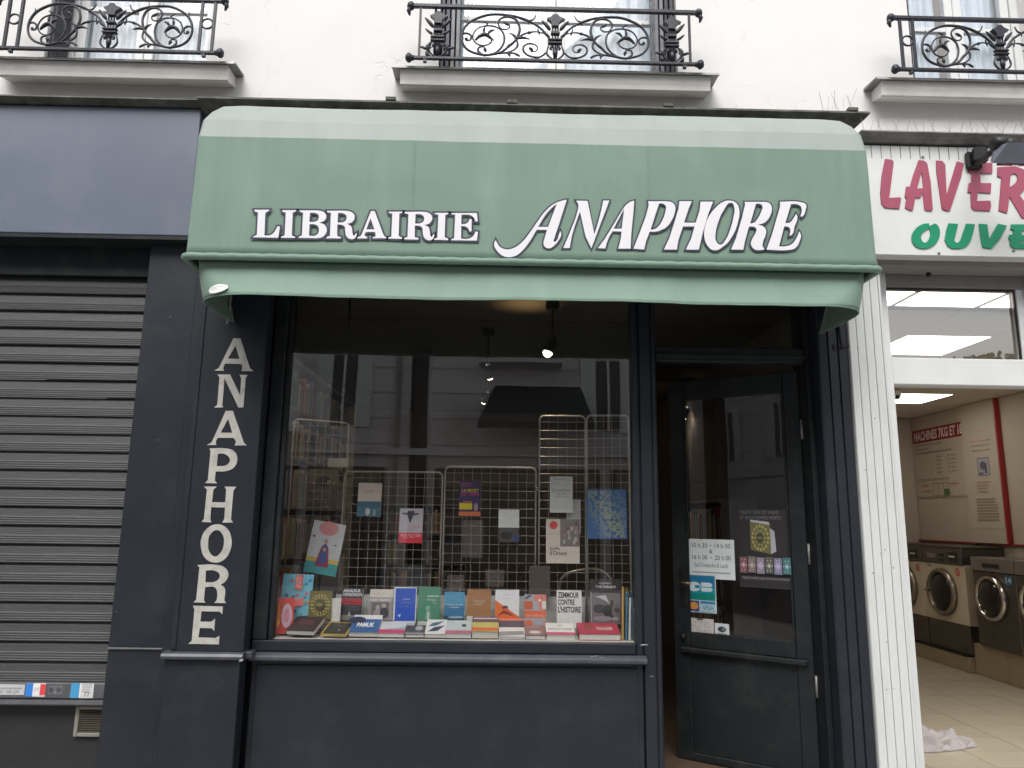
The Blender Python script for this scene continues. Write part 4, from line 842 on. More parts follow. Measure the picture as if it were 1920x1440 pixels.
# chair back behind the grid
t = thing('chair', (.55, 1.0, .12), 'chair with a bent pale tube back, behind the wire grids at the right', 'chair')
a = at(1052, 1160, .95); b = at(1150, 1160, .95)
pts = [at(x, y, .95) for x, y in [(1046, 1160), (1048, 1100), (1060, 1078), (1090, 1069), (1120, 1068), (1140, 1080), (1150, 1100), (1152, 1160)]]
pts = [Vector((pts[0].x, .95, .55))]+pts+[Vector((pts[-1].x, .95, .55))]
MB().tube(spl(pts, 4), .011, 8).build('back_tube', mat('pale_tube', (.42, .38, .3), .3, .6), t)
B('seat', pts[0].x-.02, pts[-1].x+.02, .55, .97, .54, .58, WOODD, t, .01)
for x in (pts[0].x+.02, pts[-1].x-.02):
    for y in (.58, .94): MB().tube([(x, y, .12), (x, y, .54)], .011, 6).build('leg', MATS['pale_tube'], t)

# ================================================================ WINDOW DISPLAY
ds = thing('display_shelf', (-.25, .2, .86), 'paper-covered display shelf with a raised back step inside the shop window', 'shelf')
B('shelf_board', -1.30, .86, .06, .26, .87, .907, SHELFP, ds, .003)
B('step', -1.30, .86, .262, .44, .87, .955, SHELFP, ds, .003)
B('back_board', -1.0, .84, .441, .452, .87, 1.115, mat('pale_back_board', (.46, .47, .45), .7, var=.05), ds, 0)
B('cabinet', -1.30, .86, .08, .44, .12, .868, DARK2, ds, 0)
def grid(P0, P1, z0, z1, label, step=.0565, hooks=()):
    P0, P1 = Vector((*P0, 0)), Vector((*P1, 0)); d = (P1-P0); L_ = d.length; d.normalize()
    t = thing('wire_grid', (P0.x, P0.y, z0), label, 'wire grid', 'wire display grids in the shop window')
    q = lambda u, z: P0+d*u+Vector((0, 0, z)); rc = .03; pts = [q(0, z0)]
    pts.append(q(0, z1-rc)); pts += [q(rc-rc*math.cos(a), z1-rc+rc*math.sin(a)) for a in (.5, 1.05)]; pts.append(q(rc, z1)); pts.append(q(L_-rc, z1)); pts += [q(L_-rc+rc*math.sin(a), z1-rc+rc*math.cos(a)) for a in (.5, 1.05)]; pts.append(q(L_, z1-rc)); pts.append(q(L_, z0))
    MB().tube(pts, .0062, 6).build('frame', WIRE, t)
    nv = max(2, round(L_/step))
    for i in range(1, nv): u = L_*i/nv; MB().tube([q(u, z0), q(u, z1-.004)], .0016, 4).build('wire', WIRE, t)
    nh = round((z1-z0)/step)
    for i in range(nh): z = z1-.035-i*step; 
    for i in range(nh):
        z = z1-.04-i*step
        if z > z0+.01: MB().tube([q(.003, z), q(L_-.003, z)], .0016, 4).build('wire', WIRE, t)
    return t
grid((-.994, .47), (-.358, .45), .96, 1.883, 'wide low wire grid left of the middle, holding the beige and the grey-red book')
grid((-.341, .45), (.247, .46), .96, 1.922, 'wide low wire grid in the middle, with a purple paperback hung on it')
grid((.269, .45), (.568, .44), .96, 2.263, 'narrow tall wire grid right of the middle, with pale books hung on it')
grid((.578, .44), (.845, .40), .96, 2.268, 'narrow tall wire grid at the far right, with a blue and yellow cover on it')
a = at(552, 785, .75); b = at(655, 781, .95); grid((a.x, .75), (b.x, .95), .96, a.z, 'tall wire grid standing further back at the far left of the window')
g = thing('grid_clip', (.258, .45, 1.8), 'small clip joining the middle grid to the tall narrow grid, upper one', 'clip'); MB().box(.243, .275, .44, .462, 1.775, 1.795, c=.003).build('clip', ZINC, g)
def book(label, O, U, V, N, w, h, t, cover, art, name='book', cat='book', pages=PAGES, group='books in the shop window'):
    O = Vector(O); th = thing(name, O, label, cat, group)
    def bx(mb, u0, u1, v0, v1, n0, n1):
        p = [O+U*u+V*v-N*n for n in (n0, n1) for v in (v0, v1) for u in (u0, u1)]
        mb.add(p, [(0, 2, 3, 1), (4, 5, 7, 6), (0, 1, 5, 4), (2, 6, 7, 3), (0, 4, 6, 2), (1, 3, 7, 5)])
    c = .0022; m1 = MB(); bx(m1, 0, w, 0, h, 0, c); bx(m1, 0, w, 0, h, t-c, t); bx(m1, 0, c, 0, h, c+.0001, t-c-.0001); m1.build('cover', flat(cover, .35), th)
    if t > .006: m2 = MB(); bx(m2, c+.0005, w-.002, .002, h-.002, c+.0002, t-c-.0002); m2.build('pages', pages, th)
    if art: A = Art(O, U*w, V*h, N, .0003); art(A); A.build('cover_print', th)
    return th
def stand(label, x0, y0, x1, y1, Y, t, cover, art, lean=5, turn=0, roll=0, **k):
    bl = at(x0, y1, Y); br = at(x1, y1, Y); tl = at(x0, y0, Y); w_ = br.x-bl.x; h = tl.z-bl.z
    M = Matrix.Rotation(R(turn), 3, 'Z') @ Matrix.Rotation(R(roll), 3, 'Y') @ Matrix.Rotation(R(-lean), 3, 'X')
    U, V, N = M @ Vector((1, 0, 0)), M @ Vector((0, 0, 1)), M @ Vector((0, -1, 0))
    return book(label, (bl.x, Y, bl.z), U, V, N, w_, h/math.cos(R(lean)), t, cover, art, **k)
W_ = (.6, .6, .58)
def a12(A):
    A.rect(0, 0, 1, 1, (.14, .38, .48))
    for c in ((.05, .2, .35), (.5, .12, .16), (.1, .28, .3), (.55, .25, .1), (.05, .1, .25)):
        for i in range(5): A.ell(random.uniform(.08, .92), random.uniform(.05, .95), .06, .035, c, 7)
    A.rect(.42, .68, .66, .98, (.6, .13, .13)); A.text('12', .47, .80, .61, .94, (.6, .5, .45)); A.lines(.45, .71, .63, .77, 2, (.6, .4, .4)); A.poly([(.3, .28), (.75, .34), (.75, .5), (.3, .44)], (.6, .14, .13))
stand('tall pale blue comic cover with a red 12 at the left end of the window', 521, 1076, 578, 1165, .22, .012, (.14, .38, .48), a12, 8, 6, 2)
def arr(A):
    A.rect(0, 0, 1, 1, (.5, .06, .04)); A.ell(.25, .5, .22, .42, (.55, .18, .03)); A.ell(.72, .5, .22, .34, (.5, .35, .42)); A.ell(.72, .5, .1, .2, (.5, .2, .25)); A.rect(.14, .2, .22, .8, (.3, .03, .02)); A.ell(.4, .3, .05, .1, (.6, .4, .05), 8)
stand('red and orange round-patterned book at the bottom left corner of the window', 501, 1122, 547, 1189, .12, .015, (.5, .05, .04), arr, 5, 14)
def usa(A):
    A.rect(0, 0, 1, 1, (.12, .10, .03))
    for r_, n_, c, q in ((.40, 18, (.33, .28, .07), .05), (.31, 14, (.42, .38, .15), .038), (.24, 12, (.2, .17, .05), .03)):
        for i in range(n_): a = 2*math.pi*i/n_; A.ell(.5+r_*math.cos(a), .5+r_*.9*math.sin(a), q, q*.8, c, 6)
    A.ell(.5, .5, .2, .18, (.06, .05, .02)); A.text('USA', .36, .46, .64, .58, (.35, .3, .1), 0, .02)
stand('gold-ringed paperback titled USA beside the pale blue comic', 577, 1108, 619, 1161, .22, .02, (.12, .1, .03), usa, 6)
stand('plain white slab standing behind the gold-ringed paperback', 619, 1122, 637, 1165, .24, .01, (.5, .5, .48), None, 3)
def arn(A):
    A.rect(0, 0, 1, 1, (.03, .03, .035)); A.text('ARNALDUR', .06, .88, .9, .97, (.55, .55, .55), 0, .03); A.text('INDRIDASON', .06, .77, .97, .86, (.55, .55, .55), 0, .03)
    A.rect(0, .52, .97, .70, (.32, .02, .03)); A.text('LES NUITS', .1, .60, .6, .68, (.05, .03, .03)); A.lines(.08, .54, .95, .58, 1, (.1, .02, .02)); A.rect(.04, .06, .78, .22, (.16, .16, .15)); A.poly([(.36, .2), (.42, .34), (.5, .2)], (.3, .3, .28)); A.ell(.6, .4, .3, .08, (.05, .05, .06))
stand('black paperback with white title over a red band, ARNALDUR', 637, 1103, 677, 1167, .27, .028, (.03, .03, .03), arn, 5, -5)
def her(A):
    A.rect(0, 0, 1, 1, (.24, .22, .22)); A.rect(0, .74, 1, 1, (.48, .44, .39)); A.lines(.3, .83, .7, .86, 1, (.35, .32, .28)); A.text('HERTMANS', .02, .60, .92, .70, (.55, .54, .52), 0, .02)
    A.rect(.1, .1, .85, .58, (.12, .10, .11)); A.ell(.36, .4, .09, .1, (.3, .27, .26)); A.ell(.35, .22, .17, .13, (.26, .24, .24)); A.ell(.62, .46, .09, .09, (.3, .27, .26)); A.ell(.65, .24, .18, .17, (.04, .04, .05))
stand('book with an old couple photograph and a cream top band, HERTMANS', 691, 1105, 735, 1163, .27, .02, (.24, .22, .22), her, 5)
def blu(A): A.rect(0, 0, 1, 1, (.5, .52, .55)); A.rect(.07, .06, .96, .97, (.02, .07, .38)); A.lines(.42, .64, .8, .68, 1, (.35, .4, .55)); A.lines(.35, .57, .9, .59, 1, (.25, .3, .5)); A.lines(.5, .48, .68, .5, 1, (.25, .3, .5)); A.poly([(.2, .26), (.3, .2), (.34, .3), (.27, .28)], (.4, .45, .6))
stand('bright blue book with a white border', 736, 1101, 779, 1172, .27, .018, (.5, .52, .55), blu, 4)
def grn(A):
    A.rect(0, 0, 1, 1, (.055, .19, .12)); A.lines(.42, .70, .95, .76, 1, (.5, .55, .5), 0); A.text('Rivages', .42, .62, .8, .70, (.45, .5, .45)); A.lines(.66, .55, .85, .58, 1, (.4, .45, .4)); A.ell(.46, .42, .1, .09, (.2, .33, .26)); A.ell(.48, .22, .14, .2, (.12, .26, .19)); A.rect(.43, .12, .53, .34, (.4, .48, .44)); A.ell(.48, .07, .16, .07, (.03, .09, .06))
stand('green book with a pale figure on its cover, right of the blue one', 782, 1101, 824, 1171, .27, .022, (.055, .19, .12), grn, 4, -4)
def sea(A): A.rect(0, 0, 1, 1, (.03, .13, .24)); A.rect(0, .55, 1, 1, (.06, .22, .35)); A.rect(0, 0, 1, .2, (.02, .06, .11)); A.text('Temps perdu', .1, .54, .9, .6, (.5, .56, .6)); A.text('à Genève', .25, .46, .75, .52, (.5, .56, .6)); A.ell(.6, .16, .4, .04, (.25, .33, .38))
stand('deep blue book with a sea horizon on its cover', 832, 1110, 870, 1166, .27, .014, (.03, .13, .24), sea, 4)
def brn(A): A.rect(0, 0, 1, 1, (.26, .13, .05)); A.rect(0, 0, 1, .18, (.48, .48, .5)); A.lines(.25, .07, .85, .1, 1, (.2, .22, .35)); A.text('Traverser', .24, .6, .76, .68, (.45, .38, .3)); A.lines(.3, .5, .75, .56, 2, (.42, .34, .26)); A.rect(0, .9, 1, .93, (.32, .12, .06))
stand('brown book with a white strip along its foot', 875, 1105, 920, 1166, .27, .018, (.26, .13, .05), brn, 4)
def wor(A):
    A.rect(0, 0, 1, 1, (.56, .57, .58)); A.poly([(0, 0), (1, 0), (1, .18), (0, .68)], (.58, .13, .03)); A.lines(.4, .82, .62, .85, 1, (.3, .3, .3)); A.lines(.25, .7, .8, .72, 1, (.3, .3, .3))
    A.ell(.42, .46, .13, .06, (.05, .02, .03), 8); A.ell(.48, .38, .1, .07, (.5, .12, .05), 8); A.poly([(.1, .2), (.35, .38), (.6, .3), (.78, .2), (.6, .22), (.4, .28)], (.2, .04, .03)); A.rect(0, 0, 1, .1, (.5, .05, .02))
stand('white book cut diagonally with orange and a drawn figure', 928, 1106, 973, 1167, .27, .016, (.55, .56, .57), wor, 4)
def geo(A):
    A.rect(0, 0, 1, 1, (.3, .31, .34)); A.rect(0, .35, 1, .55, (.56, .12, .05)); A.rect(0, .58, .38, .82, (.45, .09, .04)); A.rect(.45, .82, 1, 1, (.5, .16, .12)); A.poly([(.7, .58), (1, .58), (.75, .9), (.6, .9)], (.55, .14, .09)); A.rect(.8, .6, 1, .82, (.5, .5, .48))
    A.ell(.2, .16, .2, .13, (.58, .13, .05)); A.ell(.95, .16, .12, .1, (.5, .18, .15)); A.text('TRANSMISSION', .06, .38, .9, .44, (.55, .45, .4)); A.poly([(0, .9), (.1, .86), (.35, .98), (.2, .99)], (.08, .08, .1)); A.ell(.7, .84, .06, .04, (.6, .6, .55), 7)
stand('geometric grey and orange patterned book', 983, 1115, 1024, 1182, .25, .018, (.3, .31, .34), geo, 4)
def zem(A):
    A.rect(0, 0, 1, 1, (.55, .56, .54)); K = (.02, .02, .02)
    A.text('ZEMMOUR', .05, .79, .9, .95, K, 0, .035); A.text('CONTRE', .05, .60, .72, .76, K, 0, .035); A.text("L'HISTOIRE", .05, .40, .96, .57, K, 0, .035); A.lines(.8, .02, .97, .04, 1, (.1, .1, .1))
stand("white book with bold black lettering ZEMMOUR CONTRE L'HISTOIRE", 1044, 1107, 1091, 1177, .27, .012, (.55, .56, .54), zem, 4)
def par(A):
    A.rect(0, 0, 1, 1, (.028, .027, .027)); A.text('SI LEWEN', .3, .90, .66, .935, (.45, .45, .45), 0, .01); A.text('THE PARADE', .18, .82, .82, .87, (.5, .5, .5), 0, .02); A.rect(.04, .10, .96, .72, (.13, .12, .125)); A.rect(.035, .12, .05, .74, (.5, .5, .5))
    A.poly([(.15, .64), (.5, .68), (.62, .5), (.5, .56), (.3, .62)], (.4, .4, .42)); A.ell(.3, .4, .2, .09, (.04, .04, .045)); A.ell(.55, .36, .15, .12, (.03, .03, .035)); A.ell(.7, .54, .05, .04, (.03, .03, .03), 8); A.poly([(.5, .3), (.68, .54), (.74, .5), (.66, .3), (.8, .22), (.7, .2), (.6, .26)], (.03, .03, .03)); A.ell(.85, .38, .1, .05, (.04, .04, .04), 8); A.ell(.4, .2, .3, .05, (.22, .2, .21)); A.ell(.8, .2, .12, .04, (.25, .24, .25)); A.lines(.35, .03, .7, .05, 1, (.3, .3, .3))
stand('large black book THE PARADE with a grey battle picture, at the right end', 1106, 1086, 1166, 1178, .24, .022, (.028, .027, .027), par, 3, -3)
for i, (px, c, l) in enumerate([(1167, (.35, .22, .06), 'ochre-edged thin book leaning at the far right corner, nearest the black one'), (1174, (.05, .13, .19), 'dark teal thin book leaning at the far right corner'), (1180, (.4, .45, .47), 'pale thin book at the far right edge of the window')]):
    a = at(px, 1200, .14); M = Matrix.Rotation(R(70), 3, 'Z') @ Matrix.Rotation(R(6+2*i), 3, 'Y')
    book(l, (a.x, .10, .91), M @ Vector((1, 0, 0)), M @ Vector((0, 0, 1)), M @ Vector((0, -1, 0)), .15, .30-.03*i, .012, c, None)
a = at(991, 1118, .36); b = at(1031, 1058, .36)
stand('dark brown box with a pale right edge, hanging low behind the geometric book', 992, 1061, 1031, 1117, .36, .05, (.07, .055, .05), None, 2, -6, name='box', cat='box')
# hanging covers
def hang(label, x0, y0, x1, y1, Y, cover, art, t=.012, roll=0, name='book', cat='book', lean=2): return stand(label, x0, y0, x1, y1, Y, t, cover, art, lean, 0, roll, name=name, cat=cat)
def h1(A): A.rect(0, 0, 1, .45, (.05, .13, .18)); A.rect(0, .45, 1, 1, (.48, .41, .35)); A.lines(.25, .7, .78, .76, 2, (.3, .25, .2)); A.ell(.45, .14, .1, .12, (.4, .4, .38), 8); A.rect(.7, .02, .78, .2, (.3, .3, .28)); A.rect(0, .3, 1, .42, (.04, .1, .15))
hang('cream and dark blue book hung high on the left wide grid', 669, 905, 713, 968, .42, (.48, .41, .35), h1)
def h2(A): A.rect(0, 0, 1, 1, (.40, .38, .41)); A.rect(0, 0, 1, .3, (.52, .03, .05)); A.text('PRIX PULITZER', .08, .18, .94, .26, (.6, .45, .45)); A.lines(.15, .12, .85, .15, 1, (.6, .3, .3)); A.poly([(.38, .93), (.62, .93), (.64, .86), (.84, .86), (.84, .83), (.6, .8), (.46, .56), (.34, .8), (.1, .84), (.1, .87), (.32, .87)], (.05, .05, .06)); A.lines(.2, .36, .9, .38, 1, (.25, .22, .25)); A.rect(.4, .42, .9, .5, (.42, .32, .36))
hang('grey and red book with a dark pointed shape hung on the left wide grid', 747, 953, 791, 1018, .42, (.45, .42, .45), h2)
def h3(A):
    A.rect(0, 0, 1, 1, (.035, .025, .075)); P_ = (.42, .05, .2); A.text('BIENVENUE', .1, .88, .6, .94, P_); A.text('DANS', .12, .81, .55, .86, P_); A.text('LA MORT', .12, .67, .92, .77, (.5, .38, .02), 0, .03); A.text('DES TEMPS', .1, .57, .92, .66, P_, 0, .02); A.rect(.02, .18, .62, .36, (.5, .4, .02)); A.rect(0, 0, 1, .12, (.45, .12, .04)); A.ell(.8, .25, .1, .12, (.3, .2, .18), 8); A.rect(.2, .38, .6, .41, (.4, .1, .15))
hang('purple paperback with pink and yellow lettering hung on the middle grid', 860, 901, 900, 967, .42, (.035, .025, .075), h3, .022)
def h4(A): A.rect(0, 0, 1, .45, (.06, .055, .055)); A.rect(0, .44, 1, 1, (.52, .54, .53)); A.ell(.4, .2, .3, .12, (.02, .02, .02)); A.rect(.75, .02, .98, .2, (.03, .05, .16)); A.ell(.55, .7, .04, .02, (.3, .3, .3), 6)
hang('book with a plain white upper half hung low on the middle grid', 934, 955, 973, 1016, .42, (.5, .5, .5), h4)
def h5(A): A.rect(0, 0, 1, 1, (.45, .46, .44)); A.lines(.15, .88, .85, .93, 1, (.25, .25, .25)); A.text('Hammerklavier', .1, .58, .9, .66, (.2, .2, .2)); A.text('Op.106', .3, .48, .7, .55, (.2, .2, .2)); A.lines(.2, .4, .85, .43, 1, (.25, .25, .25)); A.rect(.28, .03, .9, .07, (.52, .52, .5))
hang('grey-white paperback hung highest on the narrow tall grid', 1031, 893, 1074, 961, .40, (.45, .46, .44), h5)
hang('plain pale sheet tucked behind the grey-white paperback', 1062, 936, 1089, 1000, .425, (.33, .34, .33), None, .006)
def h6(A):
    A.rect(0, 0, 1, 1, (.50, .45, .39)); A.ell(.22, .86, .12, .095, (.5, .06, .06)); A.rect(.42, .38, 1, 1, (.17, .15, .14)); A.rect(.08, .66, .42, .665, (.15, .12, .1)); A.text('Juifs', .1, .28, .4, .37, (.05, .04, .04), 0, .01); A.text("d'Orient", .1, .18, .62, .28, (.05, .04, .04), 0, .01)
    for c in ((.3, .32, .32), (.32, .18, .18), (.25, .15, .16), (.12, .1, .1), (.35, .33, .3)):
        for i in range(4): A.ell(random.uniform(.48, .95), random.uniform(.45, .93), .04, .06, c, 7)
hang("tall cream book titled Juifs d'Orient with a red dot", 1024, 973, 1087, 1056, .40, (.5, .45, .39), h6, .02)
def h7(A):
    A.rect(0, 0, 1, 1, (.05, .11, .26))
    for i in range(260):
        u, v = random.random(), random.random(); q = max(0, 1-abs(u-.25-.6*(1-v))*1.5)*(.75+.2*random.random())
        A.k = 2+i*.01; A.ell(.04+.92*u, max(.06, min(.94, .03+.94*v)), .04, .03, (.04+.22*q, .11+.19*q, .25-.07*q), 6)
    A.k = 6
    A.text('artiste', .38, .36, .92, .41, (.03, .05, .1), .3); A.lines(.5, .22, .95, .235, 1, (.1, .15, .1))
hang('large blue and yellow painted cover on the far right grid', 1101, 917, 1176, 1010, .38, (.05, .11, .26), h7, .008)
def h8(A):
    A.rect(0, 0, 1, 1, (.46, .47, .48)); A.rect(0, 0, 1, .25, (.07, .3, .31)); A.rect(0, .22, 1, .3, (.5, .38, .1)); A.ell(.5, .88, .3, .14, (.5, .22, .22)); A.poly([(.3, .14), (.38, .5), (.5, .6), (.62, .5), (.72, .14)], (.3, .05, .1)); A.poly([(.38, .2), (.42, .55), (.58, .55), (.62, .2)], (.06, .1, .26)); A.ell(.5, .63, .07, .05, (.4, .25, .2), 8); A.ell(.5, .47, .05, .04, (.5, .25, .05), 7); A.ell(.1, .7, .05, .03, (.3, .1, .1), 6); A.ell(.8, .58, .05, .015, (.1, .15, .15), 6)
hang('white and teal picture book with a caped child drawn on it, at the left', 568, 973, 630, 1071, .45, (.46, .47, .48), h8, .008, roll=9)
def h9(A):
    A.rect(0, 0, 1, 1, (.12, .10, .09)); A.poly([(.2, .7), (.55, .85), (.9, .7), (.55, .55)], (.03, .025, .02))
    for i in range(26): A.ell(random.random()*.9+.05, random.random()*.9+.05, .05, .035, random.choice([(.25, .23, .2), (.08, .07, .06), (.18, .15, .13)]), 7)
hang('large dim patterned book hanging at the back left of the window', 574, 878, 628, 957, .9, (.12, .1, .09), h9)
hang('pale sheet hanging above the dim patterned book', 614, 859, 652, 876, .93, (.3, .28, .25), None, .004, name='sheet_of_paper', cat='paper')
hang('pale grey panel standing behind the left grid, left of the black paperback', 600, 1045, 642, 1108, .7, (.28, .26, .25), None, .006, name='board', cat='board')
for i, (x0, y0, x1, y1) in enumerate([(910, 1068, 945, 1100), (838, 1078, 870, 1104), (867, 975, 905, 1045)]):
    a = at(x0, y0, .8); b = at(x1, y1, .8); hang(['pale grey card behind the middle grid, low at its centre', 'pale grey card behind the middle grid, low at its left', 'tall dim card behind the middle grid'][i], x0, y0, x1, y1, .8, (.17, .15, .145), None, .006, name='card', cat='card')
# lying books: tilted towards the glass, their foot at the front
def lie(label, x0, x1, yf, yc, t_px, cover, art, back=.17, tilt=17, turn=0):
    fb = at(x0, yf, .075); fc = at(x0, yc, .075); x1w = at(x1, yf, .075).x
    t = max(.012, fc.z-fb.z); T = R(tilt)
    M = Matrix.Rotation(R(turn), 3, 'Z'); U = M @ Vector((1, 0, 0)); V = M @ Vector((0, math.cos(T), math.sin(T))); N = M @ Vector((0, -math.sin(T), math.cos(T)))
    O = Vector((fb.x, .078, max(.909, fb.z)+t*math.cos(T))); O.y -= t*math.sin(T)*0
    return book(label, O, U, V, N, x1w-fb.x, back, t, cover, art)
def l1(A): A.rect(0, 0, 1, 1, (.035, .022, .02)); [A.ell(.35+.28*i, .5, .14, .17, (.09, .03, .035)) or A.ell(.35+.28*i, .5, .09, .11, (.035, .022, .02)) for i in range(2)]
def l2(A): A.rect(0, 0, 1, 1, (.42, .3, .04)); A.rect(.05, .05, .95, .95, (.025, .025, .02)); A.lines(.4, .65, .9, .7, 1, (.2, .18, .15)); A.ell(.6, .35, .04, .05, (.4, .4, .35), 6)
def l3(A): A.rect(0, 0, 1, 1, (.03, .09, .22)); A.rect(0, .75, 1, 1, (.5, .5, .52)); A.ell(.15, .7, .3, .2, (.02, .03, .06)); A.text('PAMUK', .2, .3, .8, .55, (.6, .6, .6), 0, .03)
def l4(A): A.rect(0, 0, 1, 1, (.42, .44, .47)); A.rect(0, 0, 1, .3, (.4, .04, .1)); A.poly([(0, .3), (1, .55), (1, .3)], (.25, .3, .36))
def l5(A): A.rect(0, 0, 1, 1, (.05, .05, .055)); A.ell(.65, .55, .2, .2, (.3, .3, .3)); A.rect(0, 0, 1, .15, (.2, .2, .2))
def l6(A): A.rect(0, 0, 1, 1, (.5, .5, .5)); A.poly([(.1, .15), (.6, .2), (.95, .6), (.4, .45)], (.03, .05, .1)); A.poly([(.1, .5), (.5, .55), (.9, .9), (.3, .75)], (.05, .1, .15))
def l7(A): A.rect(0, 0, 1, 1, (.36, .4, .42)); A.rect(0, 0, 1, .22, (.35, .1, .15)); A.ell(.7, .6, .1, .12, (.03, .06, .12), 8)
def l8(A): A.rect(0, 0, 1, 1, (.36, .33, .1)); A.rect(0, .6, 1, 1, (.1, .05, .07)); A.rect(0, .05, 1, .25, (.45, .1, .04)); A.lines(.05, .7, .95, .85, 1, (.5, .48, .45), 0)
def l9(A): A.rect(0, 0, 1, 1, (.5, .5, .5)); A.rect(0, .5, 1, 1, (.07, .05, .07)); A.rect(0, .3, 1, .48, (.5, .48, .46)); A.rect(0, .88, 1, 1, (.5, .15, .1)); A.poly([(0, .02), (1, .1), (.95, .3), (0, .25)], (.2, .19, .19))
def l10(A): A.rect(0, 0, 1, 1, (.18, .11, .11)); A.ell(.5, .3, .3, .15, (.45, .42, .38)); A.lines(.1, .7, .9, .8, 1, (.4, .3, .2))
def l11(A): A.rect(0, 0, 1, 1, (.52, .52, .5)); A.rect(0, 0, 1, .2, (.42, .05, .12)); A.text('LES', .42, .7, .6, .82, (.1, .1, .12)); A.text('EMOTIONS', .1, .38, .92, .55, (.08, .08, .1))
def l12(A): A.rect(0, 0, 1, 1, (.3, .03, .06)); A.ell(.28, .6, .12, .25, (.2, .05, .04)); A.rect(.46, .35, .85, .62, (.36, .25, .22)); A.lines(.5, .4, .8, .55, 1, (.25, .12, .1))
lie('thick dark brown book with faint red rings, lying at the left end of the shelf', 535, 590, 1191, 1181, 0, (.035, .022, .02), l1, .2, 19, -8)
lie('dark lying book with a yellow border', 600, 650, 1193, 1190, 0, (.42, .3, .04), l2, .16, 17, -8)
lie('blue and white lying book lettered PAMUK', 653, 708, 1194, 1185, 0, (.45, .46, .48), l3, .19, 23)
lie('lying book with a crimson band and a curled grey cover', 708, 757, 1195, 1187, 0, (.4, .42, .45), l4, .16, 16)
lie('dark grey lying book right of the crimson-banded one', 759, 795, 1196, 1189, 0, (.1, .1, .1), l5, .16, 14)
lie('white lying book with dark blue streaks and a lifted cover', 796, 834, 1196, 1188, 0, (.5, .5, .5), l6, .17, 20)
lie('pale blue lying book with a pinkish foot', 834, 883, 1197, 1187, 0, (.36, .4, .42), l7, .17, 17)
lie('stacked lying book with green, orange and dark bands', 884, 934, 1198, 1183, 0, (.3, .25, .1), l8, .18, 20)
lie('lying book with a dark upper half and a folded white sheet', 935, 984, 1199, 1193, 0, (.5, .5, .5), l9, .2, 22)
lie('low brownish lying book left of the one lettered EMOTIONS', 985, 1023, 1200, 1191, 0, (.18, .11, .11), l10, .15, 14)
lie('white lying book lettered LES EMOTIONS with a crimson foot', 1025, 1079, 1202, 1191, 0, (.5, .5, .5), l11, .16, 16)
lie('wide thick crimson book lying at the right end of the shelf', 1086, 1164, 1205, 1192, 0, (.3, .03, .06), l12, .16, 15)
for i, (x0, x1, c, l) in enumerate([(738, 776, (.4, .42, .44), 'pale book lying behind the crimson-banded one, under the bright blue book'), (782, 826, (.36, .33, .32), 'pale pinkish book lying at the foot of the green book'), (835, 880, (.12, .2, .22), 'dark teal book lying at the foot of the deep blue book'), (1028, 1070, (.1, .1, .11), 'dark grey book lying at the foot of the white ZEMMOUR book')]):
    a = at(x0, 1180, .2); b = at(x1, 1180, .2); T = R(14)
    book(l, (a.x, .20, .968), Vector((1, 0, 0)), Vector((0, math.cos(T), math.sin(T))), Vector((0, -math.sin(T), math.cos(T))), b.x-a.x, .06, .03, c, lambda A: A.rect(.05, .1, .95, .5, (.3, .28, .28)))

# ================================================================ LAUNDERETTE
lf = thing('launderette_front', (3, -.1, 0), 'white launderette front with a lettered sign board, transom window and open doorway', 'shopfront')
p = MB(); prof = [(2.083, .1), (2.083, -.115)]; x = 2.086
for wd in (.046, .05, .05, .05): prof += [(x, -.12), (x+wd-.006, -.12), (x+wd-.004, -.110), (x+wd-.001, -.110)]; x += wd
prof += [(x, -.12), (2.293, -.12), (2.298, -.115), (2.298, .1)]
p.sweepz(prof, 0, 3.45); p.build('boarded_pilaster', WHITEP, lf)
for zz, xx in ((2.62, 2.13), (2.2, 2.2), (1.9, 2.12), (1.35, 2.24), (1.32, 2.12), (.95, 2.17), (.7, 2.15), (1.45, 2.2)):
    MB().ball((xx, -.121, zz), .004, n=6, sc_=(1, .4, 1)).build('nail_head', ZINC, lf)
B('sign_board', 2.04, 5.4, -.2, -.12, 3.178, 3.885, SIGNW, lf, .003)
B('sign_back', 2.31, 5.4, -.119, .12, 3.40, 3.89, SIGNW, lf, 0)
for i in range(34): MB().box(2.2+i*.06, 2.203+i*.06, -.203, -.2005, 3.80, 3.884).build('spike_shadow', GREYC, lf)  # grey strips stand in for bird spike shadows across the sign top
for px, py in ((1730, 295), (1760, 475), (1900, 470)):
    a = at(px, py, -.2); MB().lathe([(.008, -.006), (.008, 0)], a, 'y', 8).build('screw', ZINC, lf)
SOFF = mat('grey_soffit', (.26, .245, .23), .7, var=.06)
B('soffit', 2.29, 5.4, -.12, .1, 3.14, 3.176, SOFF, lf, 0)
f6 = lambda X, Y: at(1640+X/6.857, 280+Y/6.857, -.2005)
